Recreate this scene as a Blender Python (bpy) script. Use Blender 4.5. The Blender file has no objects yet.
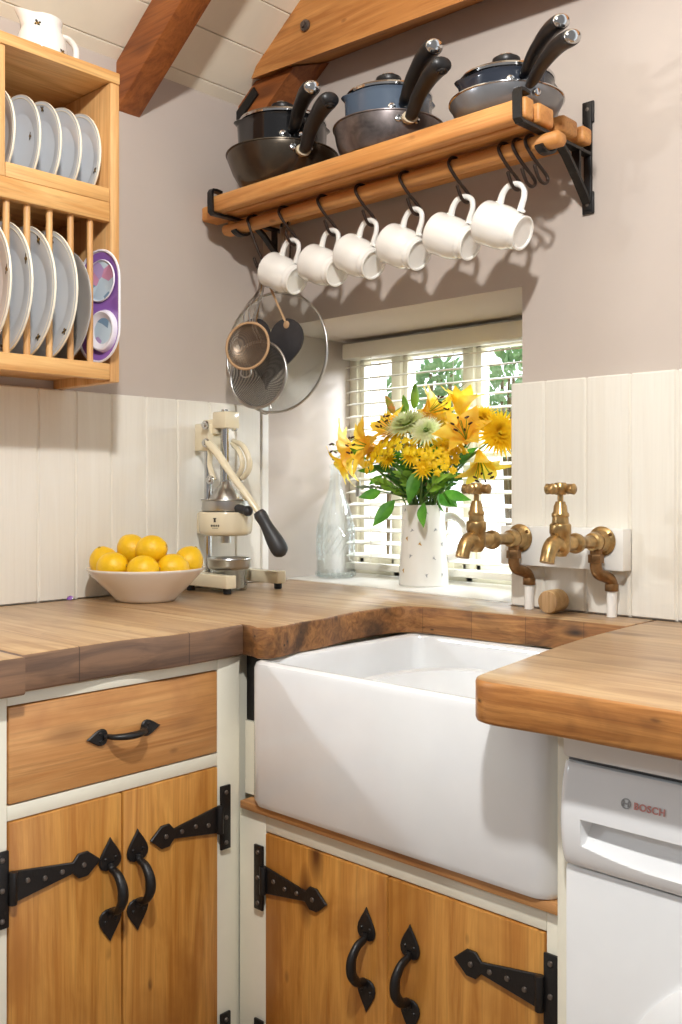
import bpy, bmesh, math, random
from mathutils import Matrix, Vector, Euler
random.seed(7)
PI = math.pi
SC = bpy.context.scene
COL = SC.collection
V = Vector

# ------------------------------------------------------------------ helpers
def lin(c):
    return tuple(((v/255.0)/12.92 if v/255.0 <= .04045 else ((v/255.0+.055)/1.055)**2.4) for v in c[:3]) + (1.0,)

def rrect(cx, cy, w, h, r, n=5):
    r = min(r, w/2-1e-4, h/2-1e-4)
    pts = []
    for (sx, sy, a0) in ((1, 1, 0), (-1, 1, PI/2), (-1, -1, PI), (1, -1, 1.5*PI)):
        for k in range(n+1):
            a = a0 + PI/2*k/n
            pts.append((cx+sx*(w/2-r)+r*math.cos(a), cy+sy*(h/2-r)+r*math.sin(a)))
    return pts

def frame(d, up=None):
    d = V(d).normalized()
    u = V(up) if up else (V((0, 0, 1)) if abs(d.z) < .95 else V((1, 0, 0)))
    s = u.cross(d).normalized()
    t = d.cross(s).normalized()
    return Matrix((s, t, d)).transposed()      # columns: side, up, forward

def T(x, y=None, z=None):
    return Matrix.Translation(V(x) if y is None else V((x, y, z)))

def at(loc, d, up=None):
    return T(loc) @ frame(d, up).to_4x4()

def curve_pts(ctrl, n=24):
    """Catmull-Rom through the control points"""
    P = [V(p) for p in ctrl]
    P = [2*P[0]-P[1]] + P + [2*P[-1]-P[-2]]
    out = []
    m = len(P)-3
    for k in range(n+1):
        s = k/n*m
        i = min(int(s), m-1)
        t = s-i
        a, b, c, d = P[i:i+4]
        out.append(.5*((2*b)+(c-a)*t+(2*a-5*b+4*c-d)*t*t+(3*b-a-3*c+d)*t**3))
    return out

class MB:
    def __init__(self):
        self.bm = bmesh.new()
        self.mi = 0
    def mat(self, i):
        self.mi = i
        return self
    def merge(self, b, M=None):
        if M is not None:
            b.transform(M)
        for f in b.faces:
            f.material_index = self.mi
        me = bpy.data.meshes.new('tmp')
        b.to_mesh(me)
        b.free()
        self.bm.from_mesh(me)
        bpy.data.meshes.remove(me)
        return self
    def box(self, x0, x1, y0, y1, z0, z1, bev=0, M=None, seg=2):
        b = bmesh.new()
        bmesh.ops.create_cube(b, size=1)
        b.transform(T((x0+x1)/2, (y0+y1)/2, (z0+z1)/2) @ Matrix.Diagonal((abs(x1-x0), abs(y1-y0), abs(z1-z0), 1)))
        if bev:
            bmesh.ops.bevel(b, geom=list(b.edges), offset=bev, segments=seg, affect='EDGES', profile=.5)
        return self.merge(b, M)
    def prism(self, pts, z0, z1, bev=0, M=None, seg=2, allbev=False):
        b = bmesh.new()
        lo = [b.verts.new((p[0], p[1], z0)) for p in pts]
        hi = [b.verts.new((p[0], p[1], z1)) for p in pts]
        n = len(pts)
        b.faces.new(lo[::-1])
        top = b.faces.new(hi)
        for i in range(n):
            b.faces.new((lo[i], lo[(i+1) % n], hi[(i+1) % n], hi[i]))
        bmesh.ops.recalc_face_normals(b, faces=list(b.faces))
        if bev:
            ed = [e for e in b.edges if allbev or abs(e.verts[0].co.z-e.verts[1].co.z) < 1e-6]
            bmesh.ops.bevel(b, geom=ed, offset=bev, segments=seg, affect='EDGES', profile=.5)
        return self.merge(b, M)
    def loft(self, rings, close_ends=True, M=None, wrap=True):
        b = bmesh.new()
        R = [[b.verts.new(p) for p in r] for r in rings]
        n = len(R[0])
        for a, c in zip(R[:-1], R[1:]):
            for i in range(n if wrap else n-1):
                j = (i+1) % n
                b.faces.new((a[i], a[j], c[j], c[i]))
        if close_ends:
            b.faces.new(R[0][::-1])
            b.faces.new(R[-1])
        bmesh.ops.recalc_face_normals(b, faces=list(b.faces))
        return self.merge(b, M)
    def lathe(self, prof, n=40, M=None, a0=0, a1=2*PI):
        b = bmesh.new()
        full = abs(a1-a0-2*PI) < 1e-6
        m = n if full else n+1
        rings = []
        for (r, z) in prof:
            if r < 1e-6:
                rings.append([b.verts.new((0, 0, z))])
            else:
                rings.append([b.verts.new((r*math.cos(a0+(a1-a0)*k/n), r*math.sin(a0+(a1-a0)*k/n), z)) for k in range(m)])
        for A, B in zip(rings[:-1], rings[1:]):
            for k in range(n):
                j = (k+1) % m
                if len(A) == 1 and len(B) == 1:
                    continue
                if len(A) == 1:
                    b.faces.new((A[0], B[j], B[k]))
                elif len(B) == 1:
                    b.faces.new((A[k], A[j], B[0]))
                else:
                    b.faces.new((A[k], A[j], B[j], B[k]))
        bmesh.ops.recalc_face_normals(b, faces=list(b.faces))
        return self.merge(b, M)
    def tube(self, path, r, n=10, closed=False, M=None, flat=1.0, up=None):
        P = [V(p) for p in path]
        m = len(P)
        if not hasattr(r, '__len__'):
            r = [r]*m
        elif len(r) != m:
            q = list(r)
            r = []
            for i in range(m):
                s = i/(m-1)*(len(q)-1)
                k = min(int(s), len(q)-2)
                r.append(q[k]+(q[k+1]-q[k])*(s-k))
        b = bmesh.new()
        rings = []
        s = None
        for i in range(m):
            if closed:
                d = P[(i+1) % m]-P[i-1]
            else:
                d = P[min(i+1, m-1)]-P[max(i-1, 0)]
            d.normalize()
            if s is None:
                u = V(up) if up else (V((0, 0, 1)) if abs(d.z) < .9 else V((1, 0, 0)))
                s = u.cross(d).normalized()
            else:
                s = (s-d*s.dot(d)).normalized()
            t = d.cross(s)
            rings.append([b.verts.new(P[i]+(s*math.cos(2*PI*k/n)+t*flat*math.sin(2*PI*k/n))*r[i]) for k in range(n)])
        rng = range(m) if closed else range(m-1)
        for i in rng:
            A, B = rings[i], rings[(i+1) % m]
            for k in range(n):
                j = (k+1) % n
                b.faces.new((A[k], A[j], B[j], B[k]))
        if not closed:
            b.faces.new(rings[0][::-1])
            b.faces.new(rings[-1])
        bmesh.ops.recalc_face_normals(b, faces=list(b.faces))
        return self.merge(b, M)
    def cyl(self, p0, p1, r, n=24, bev=0, r1=None):
        p0, p1 = V(p0), V(p1)
        L = (p1-p0).length
        r1 = r if r1 is None else r1
        if bev:
            prof = [(0, 0), (r-bev, 0), (r-bev*.3, bev*.3), (r, bev), (r1, L-bev), (r1-bev*.3, L-bev*.3), (r1-bev, L), (0, L)]
        else:
            prof = [(0, 0), (r, 0), (r1, L), (0, L)]
        return self.lathe(prof, n, at(p0, p1-p0))
    def sphere(self, c, r, sc=(1, 1, 1), M=None, u=20, v=12):
        b = bmesh.new()
        bmesh.ops.create_uvsphere(b, u_segments=u, v_segments=v, radius=r)
        b.transform(T(c) @ Matrix.Diagonal((sc[0], sc[1], sc[2], 1)))
        return self.merge(b, M)
    def ico(self, c, r, sub=2, sc=(1, 1, 1)):
        b = bmesh.new()
        bmesh.ops.create_icosphere(b, subdivisions=sub, radius=r)
        b.transform(T(c) @ Matrix.Diagonal((sc[0], sc[1], sc[2], 1)))
        return self.merge(b)
    def grid(self, fn, nu, nv, M=None):
        b = bmesh.new()
        G = [[b.verts.new(fn(i/nu, j/nv)) for j in range(nv+1)] for i in range(nu+1)]
        for i in range(nu):
            for j in range(nv):
                b.faces.new((G[i][j], G[i+1][j], G[i+1][j+1], G[i][j+1]))
        return self.merge(b, M)
    def petal(self, M, L, W, bend0, bend1, cup=.2, tip=1.0, base=.25, nu=8, nv=4, wav=0, peak=.5):
        """a petal or leaf: starts at the origin along +Z, bends towards +X; width along Y"""
        ph = random.random()*6
        def ctr(u):
            x = z = 0.0
            K = 10
            for k in range(K):
                a = bend0+(bend1-bend0)*u*(k+.5)/K
                x += math.sin(a)*L*u/K
                z += math.cos(a)*L*u/K
            return x, z, bend0+(bend1-bend0)*u
        def fn(u, v):
            x, z, a = ctr(u)
            if u < peak:
                w = base+(1-base)*math.sin(PI/2*u/peak)
            else:
                w = math.cos(PI/2*((u-peak)/(1-peak))**tip)
            w = max(w, .02)*W/2
            s = (v-.5)*2
            k = cup*W*(s*s)*math.sin(PI*min(u*1.2, 1)) + wav*W*math.sin(ph+u*9+s*2)*abs(s)
            return (x-math.cos(a)*k, s*w, z+math.sin(a)*k)
        return self.grid(fn, nu, nv, M)
    def build(self, name, mats, parent=None, smooth=True, angle=40, world=True):
        bm = self.bm
        if parent is not None and world:
            bm.transform(T(-V(parent.location)))
        me = bpy.data.meshes.new(name)
        bm.to_mesh(me)
        bm.free()
        for m in (mats if isinstance(mats, (list, tuple)) else [mats]):
            me.materials.append(m)
        if smooth:
            for p in me.polygons:
                p.use_smooth = True
            me.set_sharp_from_angle(angle=math.radians(angle))
        o = bpy.data.objects.new(name, me)
        COL.objects.link(o)
        if parent is not None:
            o.parent = parent
        return o

def tag(o, label=None, cat=None, group=None, kind=None):
    for k, v in (('label', label), ('category', cat), ('group', group), ('kind', kind)):
        if v:
            o[k] = v
    return o

def thing(name, label, cat, loc=(0, 0, 0), group=None):
    o = bpy.data.objects.new(name, None)
    o.empty_display_size = .03
    o.location = loc
    COL.objects.link(o)
    return tag(o, label, cat, group)

def sub(mb, name, mat, parent_part, **kw):
    """a sub-part: parts sit at their thing's origin, so the same shift applies"""
    root = parent_part.parent
    o = mb.build(name, mat, root, **kw)
    o.parent = parent_part
    return o

def dup(root, loc=None, rot=None, label=None):
    def cp(o, par):
        c = o.copy()
        COL.objects.link(c)
        c.parent = par
        for ch in [x for x in bpy.data.objects if x.parent == o]:
            cp(ch, c)
        return c
    c = cp(root, None)
    if loc is not None:
        c.location = loc
    if rot is not None:
        c.rotation_euler = rot
    if label:
        c['label'] = label
    return c

# ------------------------------------------------------------------ materials
def nt(name):
    m = bpy.data.materials.new(name)
    m.use_nodes = True
    return m, m.node_tree, m.node_tree.nodes['Principled BSDF']

def node(t, kind, **kw):
    n = t.nodes.new(kind)
    for k, v in kw.items():
        if k in n.inputs:
            n.inputs[k].default_value = v
        else:
            setattr(n, k, v)
    return n

def mixc(t, fac, a, b, mode='MIX'):
    n = t.nodes.new('ShaderNodeMix')
    n.data_type = 'RGBA'
    n.blend_type = mode
    for sock, v in ((n.inputs[0], fac), (n.inputs[6], a), (n.inputs[7], b)):
        if hasattr(v, 'is_linked') or isinstance(v, bpy.types.NodeSocket):
            t.links.new(v, sock)
        else:
            sock.default_value = v
    return n.outputs[2]

def mrange(t, val, a, b, c, d):
    n = t.nodes.new('ShaderNodeMapRange')
    t.links.new(val, n.inputs[0])
    for i, v in enumerate((a, b, c, d)):
        n.inputs[i+1].default_value = v
    return n.outputs[0]

def coords(t, scale=(1, 1, 1), loc=(0, 0, 0), rot=(0, 0, 0)):
    tc = t.nodes.new('ShaderNodeTexCoord')
    mp = t.nodes.new('ShaderNodeMapping')
    mp.inputs['Scale'].default_value = scale
    mp.inputs['Location'].default_value = loc
    mp.inputs['Rotation'].default_value = rot
    t.links.new(tc.outputs['Object'], mp.inputs['Vector'])
    return mp.outputs['Vector']

def noise(t, vec, scale=1, detail=4, dist=0, rough=.55):
    n = node(t, 'ShaderNodeTexNoise', Scale=scale, Detail=detail, Distortion=dist, Roughness=rough)
    t.links.new(vec, n.inputs['Vector'])
    return n.outputs['Fac']

def bump(t, b, h, strength=.1, dist=.01):
    n = node(t, 'ShaderNodeBump', Strength=strength, Distance=dist)
    t.links.new(h, n.inputs['Height'])
    t.links.new(n.outputs['Normal'], b.inputs['Normal'])

def plain(name, c, rough=.5, metal=0, coat=0, vary=0, vscale=8, bmp=0, bscale=60, spec=.5):
    m, t, b = nt(name)
    b.inputs['Base Color'].default_value = lin(c)
    b.inputs['Roughness'].default_value = rough
    b.inputs['Metallic'].default_value = metal
    b.inputs['Coat Weight'].default_value = coat
    b.inputs['Coat Roughness'].default_value = .08
    b.inputs['Specular IOR Level'].default_value = spec
    v = coords(t)
    if vary:
        f = noise(t, v, vscale, 5, .4)
        f = mrange(t, f, .3, .7, 0, 1)
        d = tuple(x*(1-vary) for x in c)
        t.links.new(mixc(t, f, lin(c), lin(d)), b.inputs['Base Color'])
    else:
        f = noise(t, v, vscale, 3)
        t.links.new(mixc(t, mrange(t, f, .3, .7, 0, 1), lin(c), lin(tuple(x*.975 for x in c))), b.inputs['Base Color'])
    if bmp:
        bump(t, b, noise(t, v, bscale, 4), bmp, .004)
    return m

def wood(name, light, dark, grain='X', stain=None, knot=(70, 40, 18), s=1.0, rough=.5, knots=1.0, plank=None, plankvar=.25, stainlo=.5, coat=0, loc=(0, 0, 0), fine=.35, specks=.8):
    m, t, b = nt(name)
    ax = 'XYZ'.index(grain)
    def sc(al, ac):
        v = [ac, ac, ac]
        v[ax] = al
        return tuple(x*s for x in v)
    base = noise(t, coords(t, sc(1.5, 24), loc), 1, 6, 1.9, .62)
    col = mixc(t, mrange(t, base, .36, .62, 0, 1), lin(light), lin(dark))
    f2 = noise(t, coords(t, sc(5, 190), loc), 1, 3, .2, .7)
    col = mixc(t, mrange(t, f2, .5, .75, 0, fine), col, lin(tuple(x*.62 for x in dark)))
    if stain:
        br = noise(t, coords(t, sc(2.2, 4.5), loc), 1.4, 4, .8)
        col = mixc(t, mrange(t, br, stainlo, stainlo+.22, 0, .8), col, lin(stain))
    if plank:
        tc = t.nodes.new('ShaderNodeTexCoord')
        sp = t.nodes.new('ShaderNodeSeparateXYZ')
        t.links.new(tc.outputs['Object'], sp.inputs[0])
        md = node(t, 'ShaderNodeMath', operation='DIVIDE')
        t.links.new(sp.outputs[plank[0]], md.inputs[0])
        md.inputs[1].default_value = plank[1]
        fl = node(t, 'ShaderNodeMath', operation='FLOOR')
        t.links.new(md.outputs[0], fl.inputs[0])
        wn = node(t, 'ShaderNodeTexWhiteNoise', noise_dimensions='1D')
        t.links.new(fl.outputs[0], wn.inputs['W'])
        col = mixc(t, mrange(t, wn.outputs['Value'], 0, 1, 0, plankvar), col, lin(dark), 'MULTIPLY')
        fr = node(t, 'ShaderNodeMath', operation='FRACT')
        t.links.new(md.outputs[0], fr.inputs[0])
        gap = mrange(t, fr.outputs[0], 0, .012, 1, 0)
        col = mixc(t, gap, col, lin(tuple(x*.45 for x in dark)))
    if knots:
        vo = node(t, 'ShaderNodeTexVoronoi', Scale=1.0, Randomness=1.0)
        vv = coords(t, sc(3.2, 9), (loc[0]+.3, loc[1]+.7, loc[2]+.15))
        t.links.new(vv, vo.inputs['Vector'])
        k = mrange(t, vo.outputs['Distance'], .07, .20, min(1, knots*1.15), 0)
        col = mixc(t, k, col, lin(knot))
        v2 = node(t, 'ShaderNodeTexVoronoi', Scale=1.0, Randomness=1.0)
        t.links.new(coords(t, sc(11, 24), (loc[0]+1.3, loc[1]+.2, loc[2]+.9)), v2.inputs['Vector'])
        gate = noise(t, coords(t, sc(2.5, 7), loc), 1.7, 2)
        k2 = mrange(t, v2.outputs['Distance'], .06, .15, 1, 0)
        gt = mrange(t, gate, .50, .60, 0, min(1, knots*specks))
        mu = node(t, 'ShaderNodeMath', operation='MULTIPLY')
        t.links.new(k2, mu.inputs[0])
        t.links.new(gt, mu.inputs[1])
        col = mixc(t, mu.outputs[0], col, lin(tuple(x*.8 for x in knot)))
    t.links.new(col, b.inputs['Base Color'])
    b.inputs['Roughness'].default_value = rough
    b.inputs['Coat Weight'].default_value = coat
    b.inputs['Coat Roughness'].default_value = .25
    bump(t, b, f2, .08, .003)
    return m

def petalmat(name, c, c2=None, trans=.4, vscale=30, rough=.5):
    m, t, b = nt(name)
    out = t.nodes['Material Output']
    f = noise(t, coords(t), vscale, 4)
    col = mixc(t, mrange(t, f, .35, .65, 0, 1), lin(c), lin(c2 or tuple(x*.85 for x in c)))
    t.links.new(col, b.inputs['Base Color'])
    b.inputs['Roughness'].default_value = rough
    tr = t.nodes.new('ShaderNodeBsdfTranslucent')
    t.links.new(col, tr.inputs['Color'])
    mx = node(t, 'ShaderNodeMixShader', Fac=trans)
    t.links.new(b.outputs[0], mx.inputs[1])
    t.links.new(tr.outputs[0], mx.inputs[2])
    t.links.new(mx.outputs[0], out.inputs['Surface'])
    return m

def clearglass(name, tint=(255, 255, 255), refl=.08, rough=.0):
    m, t, b = nt(name)
    out = t.nodes['Material Output']
    t.nodes.remove(b)
    tp = t.nodes.new('ShaderNodeBsdfTransparent')
    tp.inputs['Color'].default_value = lin(tint)
    gl = node(t, 'ShaderNodeBsdfGlossy', Roughness=rough)
    lw = node(t, 'ShaderNodeLayerWeight', Blend=.25)
    fac = mrange(t, lw.outputs['Facing'], 0, 1, refl*.5, min(1, refl*6))
    mx = t.nodes.new('ShaderNodeMixShader')
    t.links.new(fac, mx.inputs[0])
    t.links.new(tp.outputs[0], mx.inputs[1])
    t.links.new(gl.outputs[0], mx.inputs[2])
    t.links.new(mx.outputs[0], out.inputs['Surface'])
    return m

M = {}
M['wall'] = plain('wall_paint', (197, 185, 175), .85, bmp=.12, bscale=18, vary=.03, vscale=3)
M['reveal'] = M['wall']
M['panel'] = wood('panel_paint', (233, 229, 218), (230, 225, 213), 'Z', knots=.0, rough=.55, fine=.07)
M['ceiling'] = plain('ceiling_paint', (248, 239, 218), .7, bmp=.08, bscale=30, vary=.05, vscale=5)
M['white_paint'] = plain('white_gloss_paint', (240, 238, 232), .35, vary=.02)
M['cream_paint'] = plain('cream_paint', (236, 232, 214), .45, vary=.03, bmp=.05)
M['blind'] = plain('blind_paint', (244, 240, 228), .45)
M['win_frame'] = plain('window_paint', (240, 234, 214), .5)
M['floor'] = plain('floor_stone', (150, 128, 108), .6, vary=.2)
M['rack_x'] = wood('rack_pine_x', (230, 182, 120), (206, 150, 88), 'X', rough=.45, knots=.25, knot=(150, 90, 40), coat=.1)
M['rack_y'] = wood('rack_pine_y', (232, 186, 122), (208, 152, 88), 'Y', rough=.45, knots=.25, knot=(150, 90, 40), coat=.1)
M['rack_z'] = wood('rack_pine_z', (230, 184, 124), (208, 154, 94), 'Z', rough=.45, knots=.25, knot=(150, 90, 40), coat=.1)
M['shelf'] = wood('shelf_pine', (226, 166, 98), (196, 128, 66), 'X', rough=.5, knots=.6, knot=(110, 60, 26), stain=(205, 140, 72))
M['door'] = wood('door_pine', (212, 154, 76), (178, 116, 46), 'Z', rough=.42, knots=.85, knot=(92, 50, 20), stain=(156, 98, 36), coat=.15, stainlo=.52)
M['drawer'] = wood('drawer_pine', (212, 158, 98), (186, 126, 68), 'Y', rough=.45, knots=.6, knot=(100, 62, 36), stain=(168, 112, 64), coat=.1)
M['worktop'] = wood('worktop_oak', (200, 168, 126), (168, 132, 94), 'X', rough=.38, knots=.5, knot=(96, 62, 36), stain=(150, 114, 78), plank=(1, .205), plankvar=.35, stainlo=.55, coat=.3)
M['edge_dark'] = wood('worktop_edge_dark', (140, 106, 80), (98, 74, 58), 'Y', rough=.5, knots=.3, knot=(60, 40, 28), stain=(110, 90, 78), plank=(1, .205), plankvar=.3)
M['edge_sink'] = wood('worktop_edge_stained', (190, 136, 78), (140, 92, 50), 'X', rough=.55, knots=.9, knot=(44, 28, 18), stain=(50, 33, 22), stainlo=.46, s=1.9, specks=1.2, plank=(0, .118), plankvar=.3)
M['edge_right'] = wood('worktop_edge_warm', (196, 136, 72), (158, 100, 46), 'X', rough=.4, knots=.9, knot=(56, 32, 18), specks=1.3, stain=(104, 64, 32), coat=.2, s=1.5, stainlo=.50)
M['ledge'] = wood('ledge_oak', (196, 144, 90), (160, 108, 62), 'X', rough=.5, knots=.2)
M['rafter'] = wood('rafter_stained_pine', (176, 104, 48), (132, 72, 30), 'X', rough=.55, knots=.5, knot=(80, 40, 18), stain=(150, 84, 38))
M['tie'] = wood('tie_beam_pine', (212, 150, 84), (178, 114, 56), 'X', rough=.55, knots=.8, knot=(110, 60, 28), stain=(192, 128, 66))
M['iron'] = plain('black_iron', (26, 24, 24), .42, metal=.3, bmp=.25, bscale=120, spec=.6)
M['rivet'] = plain('rivet_steel', (120, 112, 106), .4, metal=.8)
M['hook'] = plain('dark_bronze_iron', (58, 44, 36), .4, metal=.6)
M['sink'] = plain('fireclay', (240, 242, 243), .12, coat=.3)
M['china'] = plain('white_china', (246, 244, 238), .12, coat=.4)
M['china_blue'] = plain('plate_china', (236, 241, 246), .15, coat=.3)
M['plate_rim'] = plain('plate_rim_cream', (250, 243, 222), .15, coat=.3)
M['bee_dark'] = plain('bee_black', (50, 42, 30), .3)
M['bee_gold'] = plain('bee_gold', (196, 150, 60), .3)
M['bowl'] = plain('bowl_ceramic', (246, 240, 232), .25, coat=.2)
M['lemon'] = plain('lemon_peel', (250, 200, 22), .38, vary=.1, vscale=14, bmp=.35, bscale=170)
M['lemon_tip'] = plain('lemon_tip', (176, 140, 40), .6)
M['cream_enamel'] = plain('cream_enamel', (238, 226, 196), .25, coat=.4)
M['chrome'] = plain('chrome', (205, 205, 205), .12, metal=1)
M['steel'] = plain('brushed_steel', (190, 188, 184), .3, metal=1)
M['grip'] = plain('black_rubber', (54, 54, 56), .45)
M['rubber'] = plain('foot_rubber', (22, 22, 24), .6)
M['brass'] = plain('aged_brass', (204, 168, 112), .3, metal=.88, vary=.35, vscale=40)
M['brass_dark'] = plain('tarnished_copper', (160, 120, 78), .36, metal=.85, vary=.4, vscale=50)
M['pan_black'] = plain('black_enamel', (22, 22, 24), .12, coat=.6)
M['pan_grey'] = plain('grey_nonstick', (104, 94, 82), .27, metal=.85, vary=.25, vscale=16)
M['pan_worn'] = plain('worn_aluminium', (140, 130, 128), .33, metal=.75, vary=.45, vscale=22)
M['pan_light'] = plain('light_grey_pan', (150, 152, 156), .30, metal=.6, vary=.12)
M['pan_blue'] = plain('blue_grey_enamel', (88, 102, 120), .2, coat=.4)
M['pan_navy'] = plain('navy_enamel', (44, 50, 62), .18, coat=.5)
M['base_tan'] = plain('pan_base_bare', (214, 198, 168), .4)
M['bakelite'] = plain('bakelite', (30, 28, 28), .38)
M['glass'] = clearglass('clear_glass', (250, 252, 252), .07)
M['lidglass'] = clearglass('lid_glass', (247, 250, 250), .05)
M['pane'] = clearglass('window_glass', (252, 253, 253), .03)
M['pewter'] = plain('pewter_grey', (196, 194, 190), .35, metal=.0, vary=.1)
M['slate'] = plain('slate_black', (56, 54, 56), .5, vary=.3, vscale=30)
M['tan_cord'] = plain('tan_cord', (186, 150, 112), .7)
M['mesh_dark'] = None
M['cork'] = wood('cork_wood', (214, 182, 132), (190, 152, 104), 'X', knots=.3, rough=.7)
M['cork_end'] = wood('cork_end_wood', (188, 152, 108), (158, 122, 80), 'Z', knots=.4, rough=.7, s=2)
M['purple'] = plain('tray_purple', (150, 104, 186), .3, coat=.3)
M['tray_white'] = plain('tray_white', (244, 240, 246), .25, coat=.3)
M['tray_art'] = None
M['appliance'] = plain('appliance_white', (240, 242, 243), .22, coat=.3)
M['appliance_grey'] = plain('appliance_seam', (120, 120, 122), .4)
M['logo_red'] = plain('logo_red', (214, 152, 146), .4)
M['logo_grey'] = plain('logo_grey', (168, 170, 172), .4)
M['door_glass'] = plain('machine_door_glass', (120, 126, 132), .1, coat=.5)
M['petal_y'] = petalmat('petal_yellow', (255, 234, 84), (255, 218, 58), .4)
M['petal_o'] = petalmat('petal_amber', (255, 220, 84), (253, 200, 62), .4)
M['petal_g'] = petalmat('petal_green_white', (246, 248, 214), (222, 234, 170), .4)
M['daisy'] = petalmat('petal_lemon', (252, 220, 40), (248, 200, 20), .35)
M['pollen'] = petalmat('flower_gold', (255, 226, 30), (252, 208, 20), .2)
M['leaf'] = petalmat('leaf_green', (104, 168, 58), (72, 136, 44), .4)
M['leaf_d'] = petalmat('leaf_deep_green', (84, 136, 60), (62, 110, 48), .3)
M['leaf_l'] = petalmat('leaf_lime', (150, 190, 70), (120, 166, 56), .4)
M['leaf_s'] = petalmat('leaf_sage', (120, 128, 92), (92, 100, 72), .3)
M['stem'] = petalmat('stem_green', (128, 160, 84), (96, 132, 60), .15)
M['stem_b'] = plain('stem_brown', (150, 128, 90), .6)
M['anther'] = plain('anther_brown', (70, 36, 24), .7)
M['bud_o'] = petalmat('bud_orange', (228, 150, 70), (160, 170, 70), .3, vscale=60)
M['hedge'] = petalmat('hedge_leaf', (190, 216, 160), (140, 186, 128), .3, vscale=6)
M['patio'] = plain('patio_stone', (214, 208, 196), .8, vary=.15)
# ------------------------------------------------------------------ materials that need a network of their own
def sieve_mat(name, c, fill):
    m, t, b = nt(name)
    b.inputs['Base Color'].default_value = lin(c)
    b.inputs['Metallic'].default_value = .7
    b.inputs['Roughness'].default_value = .4
    out = t.nodes['Material Output']
    ck = []
    for rot in (PI/4, -PI/4):
        w = node(t, 'ShaderNodeTexWave', Scale=170.0)
        t.links.new(coords(t, rot=(0, 0, rot)), w.inputs['Vector'])
        ck.append(mrange(t, w.outputs['Fac'], fill, fill+.15, 1, 0))
    mxm = node(t, 'ShaderNodeMath', operation='MAXIMUM')
    t.links.new(ck[0], mxm.inputs[0])
    t.links.new(ck[1], mxm.inputs[1])
    tp = t.nodes.new('ShaderNodeBsdfTransparent')
    mx = t.nodes.new('ShaderNodeMixShader')
    t.links.new(mxm.outputs[0], mx.inputs[0])
    t.links.new(tp.outputs[0], mx.inputs[1])
    t.links.new(b.outputs[0], mx.inputs[2])
    t.links.new(mx.outputs[0], out.inputs['Surface'])
    return m
M['mesh_brown'] = sieve_mat('sieve_mesh_brown', (128, 112, 96), .42)
M['mesh_dark'] = sieve_mat('sieve_mesh_grey', (104, 102, 98), .36)

def art_mat():
    m, t, b = nt('tray_print')
    vo = node(t, 'ShaderNodeTexVoronoi', Scale=38.0)
    t.links.new(coords(t), vo.inputs['Vector'])
    cr = t.nodes.new('ShaderNodeValToRGB')
    cr.color_ramp.interpolation = 'CONSTANT'
    e = cr.color_ramp.elements
    e[0].color = lin((196, 214, 226))
    e[1].position = .62
    e[1].color = lin((186, 160, 206))
    for p, c in ((.74, (226, 200, 130)), (.84, (120, 150, 176)), (.92, (210, 150, 180))):
        x = e.new(p)
        x.color = lin(c)
    sp = t.nodes.new('ShaderNodeSeparateColor')
    t.links.new(vo.outputs['Color'], sp.inputs[0])
    t.links.new(sp.outputs[0], cr.inputs[0])
    t.links.new(cr.outputs[0], b.inputs['Base Color'])
    b.inputs['Roughness'].default_value = .3
    return m
M['tray_art'] = art_mat()

# ------------------------------------------------------------------ the room
Z_C = .915                       # worktop height
WX0, WX1, WZ0, WZ1 = .0, .795, .905, 1.575     # window opening in the gable wall
CEIL0, PITCH = 2.138, .70        # eaves height at the left wall, rise per metre

def struct(o):
    o['kind'] = 'structure'
    return o

struct(MB().box(-.12, 3.2, -3.4, .5, -.06, 0).build('floor', M['floor'], smooth=False))
struct(MB().box(-.14, 0, -1.25, .5, 0, CEIL0+.05).build('wall_left', M['wall'], smooth=False))
mb = MB()
mb.box(0, 3.2, 0, .335, 0, .857)
mb.box(0, 3.2, .335, .40, 0, WZ0)
mb.box(0, 3.2, 0, .40, WZ1, 3.6)
mb.box(WX1, 3.2, 0, .40, .857, WZ1)
struct(mb.build('wall_window', M['wall'], smooth=False))

# sloping boarded ceiling, boards run along the left wall
mb = MB()
L = math.hypot(1, PITCH)
R = Matrix.Rotation(-math.atan(PITCH), 4, 'Y')
MC = T(0, 0, CEIL0) @ R
s0 = -.06
edges = [-.06, .027*L] + [(.027+.0955*k)*L for k in range(1, 19)]
for a, b in zip(edges[:-1], edges[1:]):
    mb.box(a+.0012, b-.0012, -1.9, .0, 0, .016, .0012, MC, 1)
struct(mb.build('ceiling', M['ceiling'], smooth=False))
struct(MB().box(-.1, 2.2, -1.9, .0, .016, .05, 0, MC).build('trim_9', M['win_frame'], smooth=False))

# tongue and groove panelling
def boards(name, seams, on_x):
    mb = MB()
    for a, b in zip(seams[:-1], seams[1:]):
        if on_x:
            mb.box(0, .018, a+.0012, b-.0012, Z_C, 1.371, .0032, None, 1)
        else:
            mb.box(a+.0012, b-.0012, -.018, 0, Z_C, 1.374, .0032, None, 1)
    if on_x:
        mb.box(0, .0145, seams[0], seams[-1], Z_C, 1.369)
    else:
        mb.box(seams[0]+.003, seams[-1], -.0145, 0, Z_C, 1.372)
    return struct(mb.build(name, M['panel'], smooth=False))
boards('trim_1', [-1.2, -1.115, -1.02, -.93, -.84, -.749, -.658, -.567, -.477, -.382, -.292, -.194, -.110, -.022], True)
struct(MB().box(0, .022, -.022, .0, Z_C, 1.371, .002).build('trim_2', M['white_paint'], smooth=False))
boards('trim_3', [.777, .858, .950, 1.042, 1.133, 1.225, 1.317, 1.41, 1.5, 1.595, 1.69, 1.78, 1.87, 1.96, 2.05], False)

# painted sill
struct(MB().prism([(0.001, .085), (.30, .068), (.774, .02), (.794, .02), (.794, .334), (0.001, .334)], .8585, Z_C+.002, .003).build('trim_4', M['white_paint']))

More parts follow.
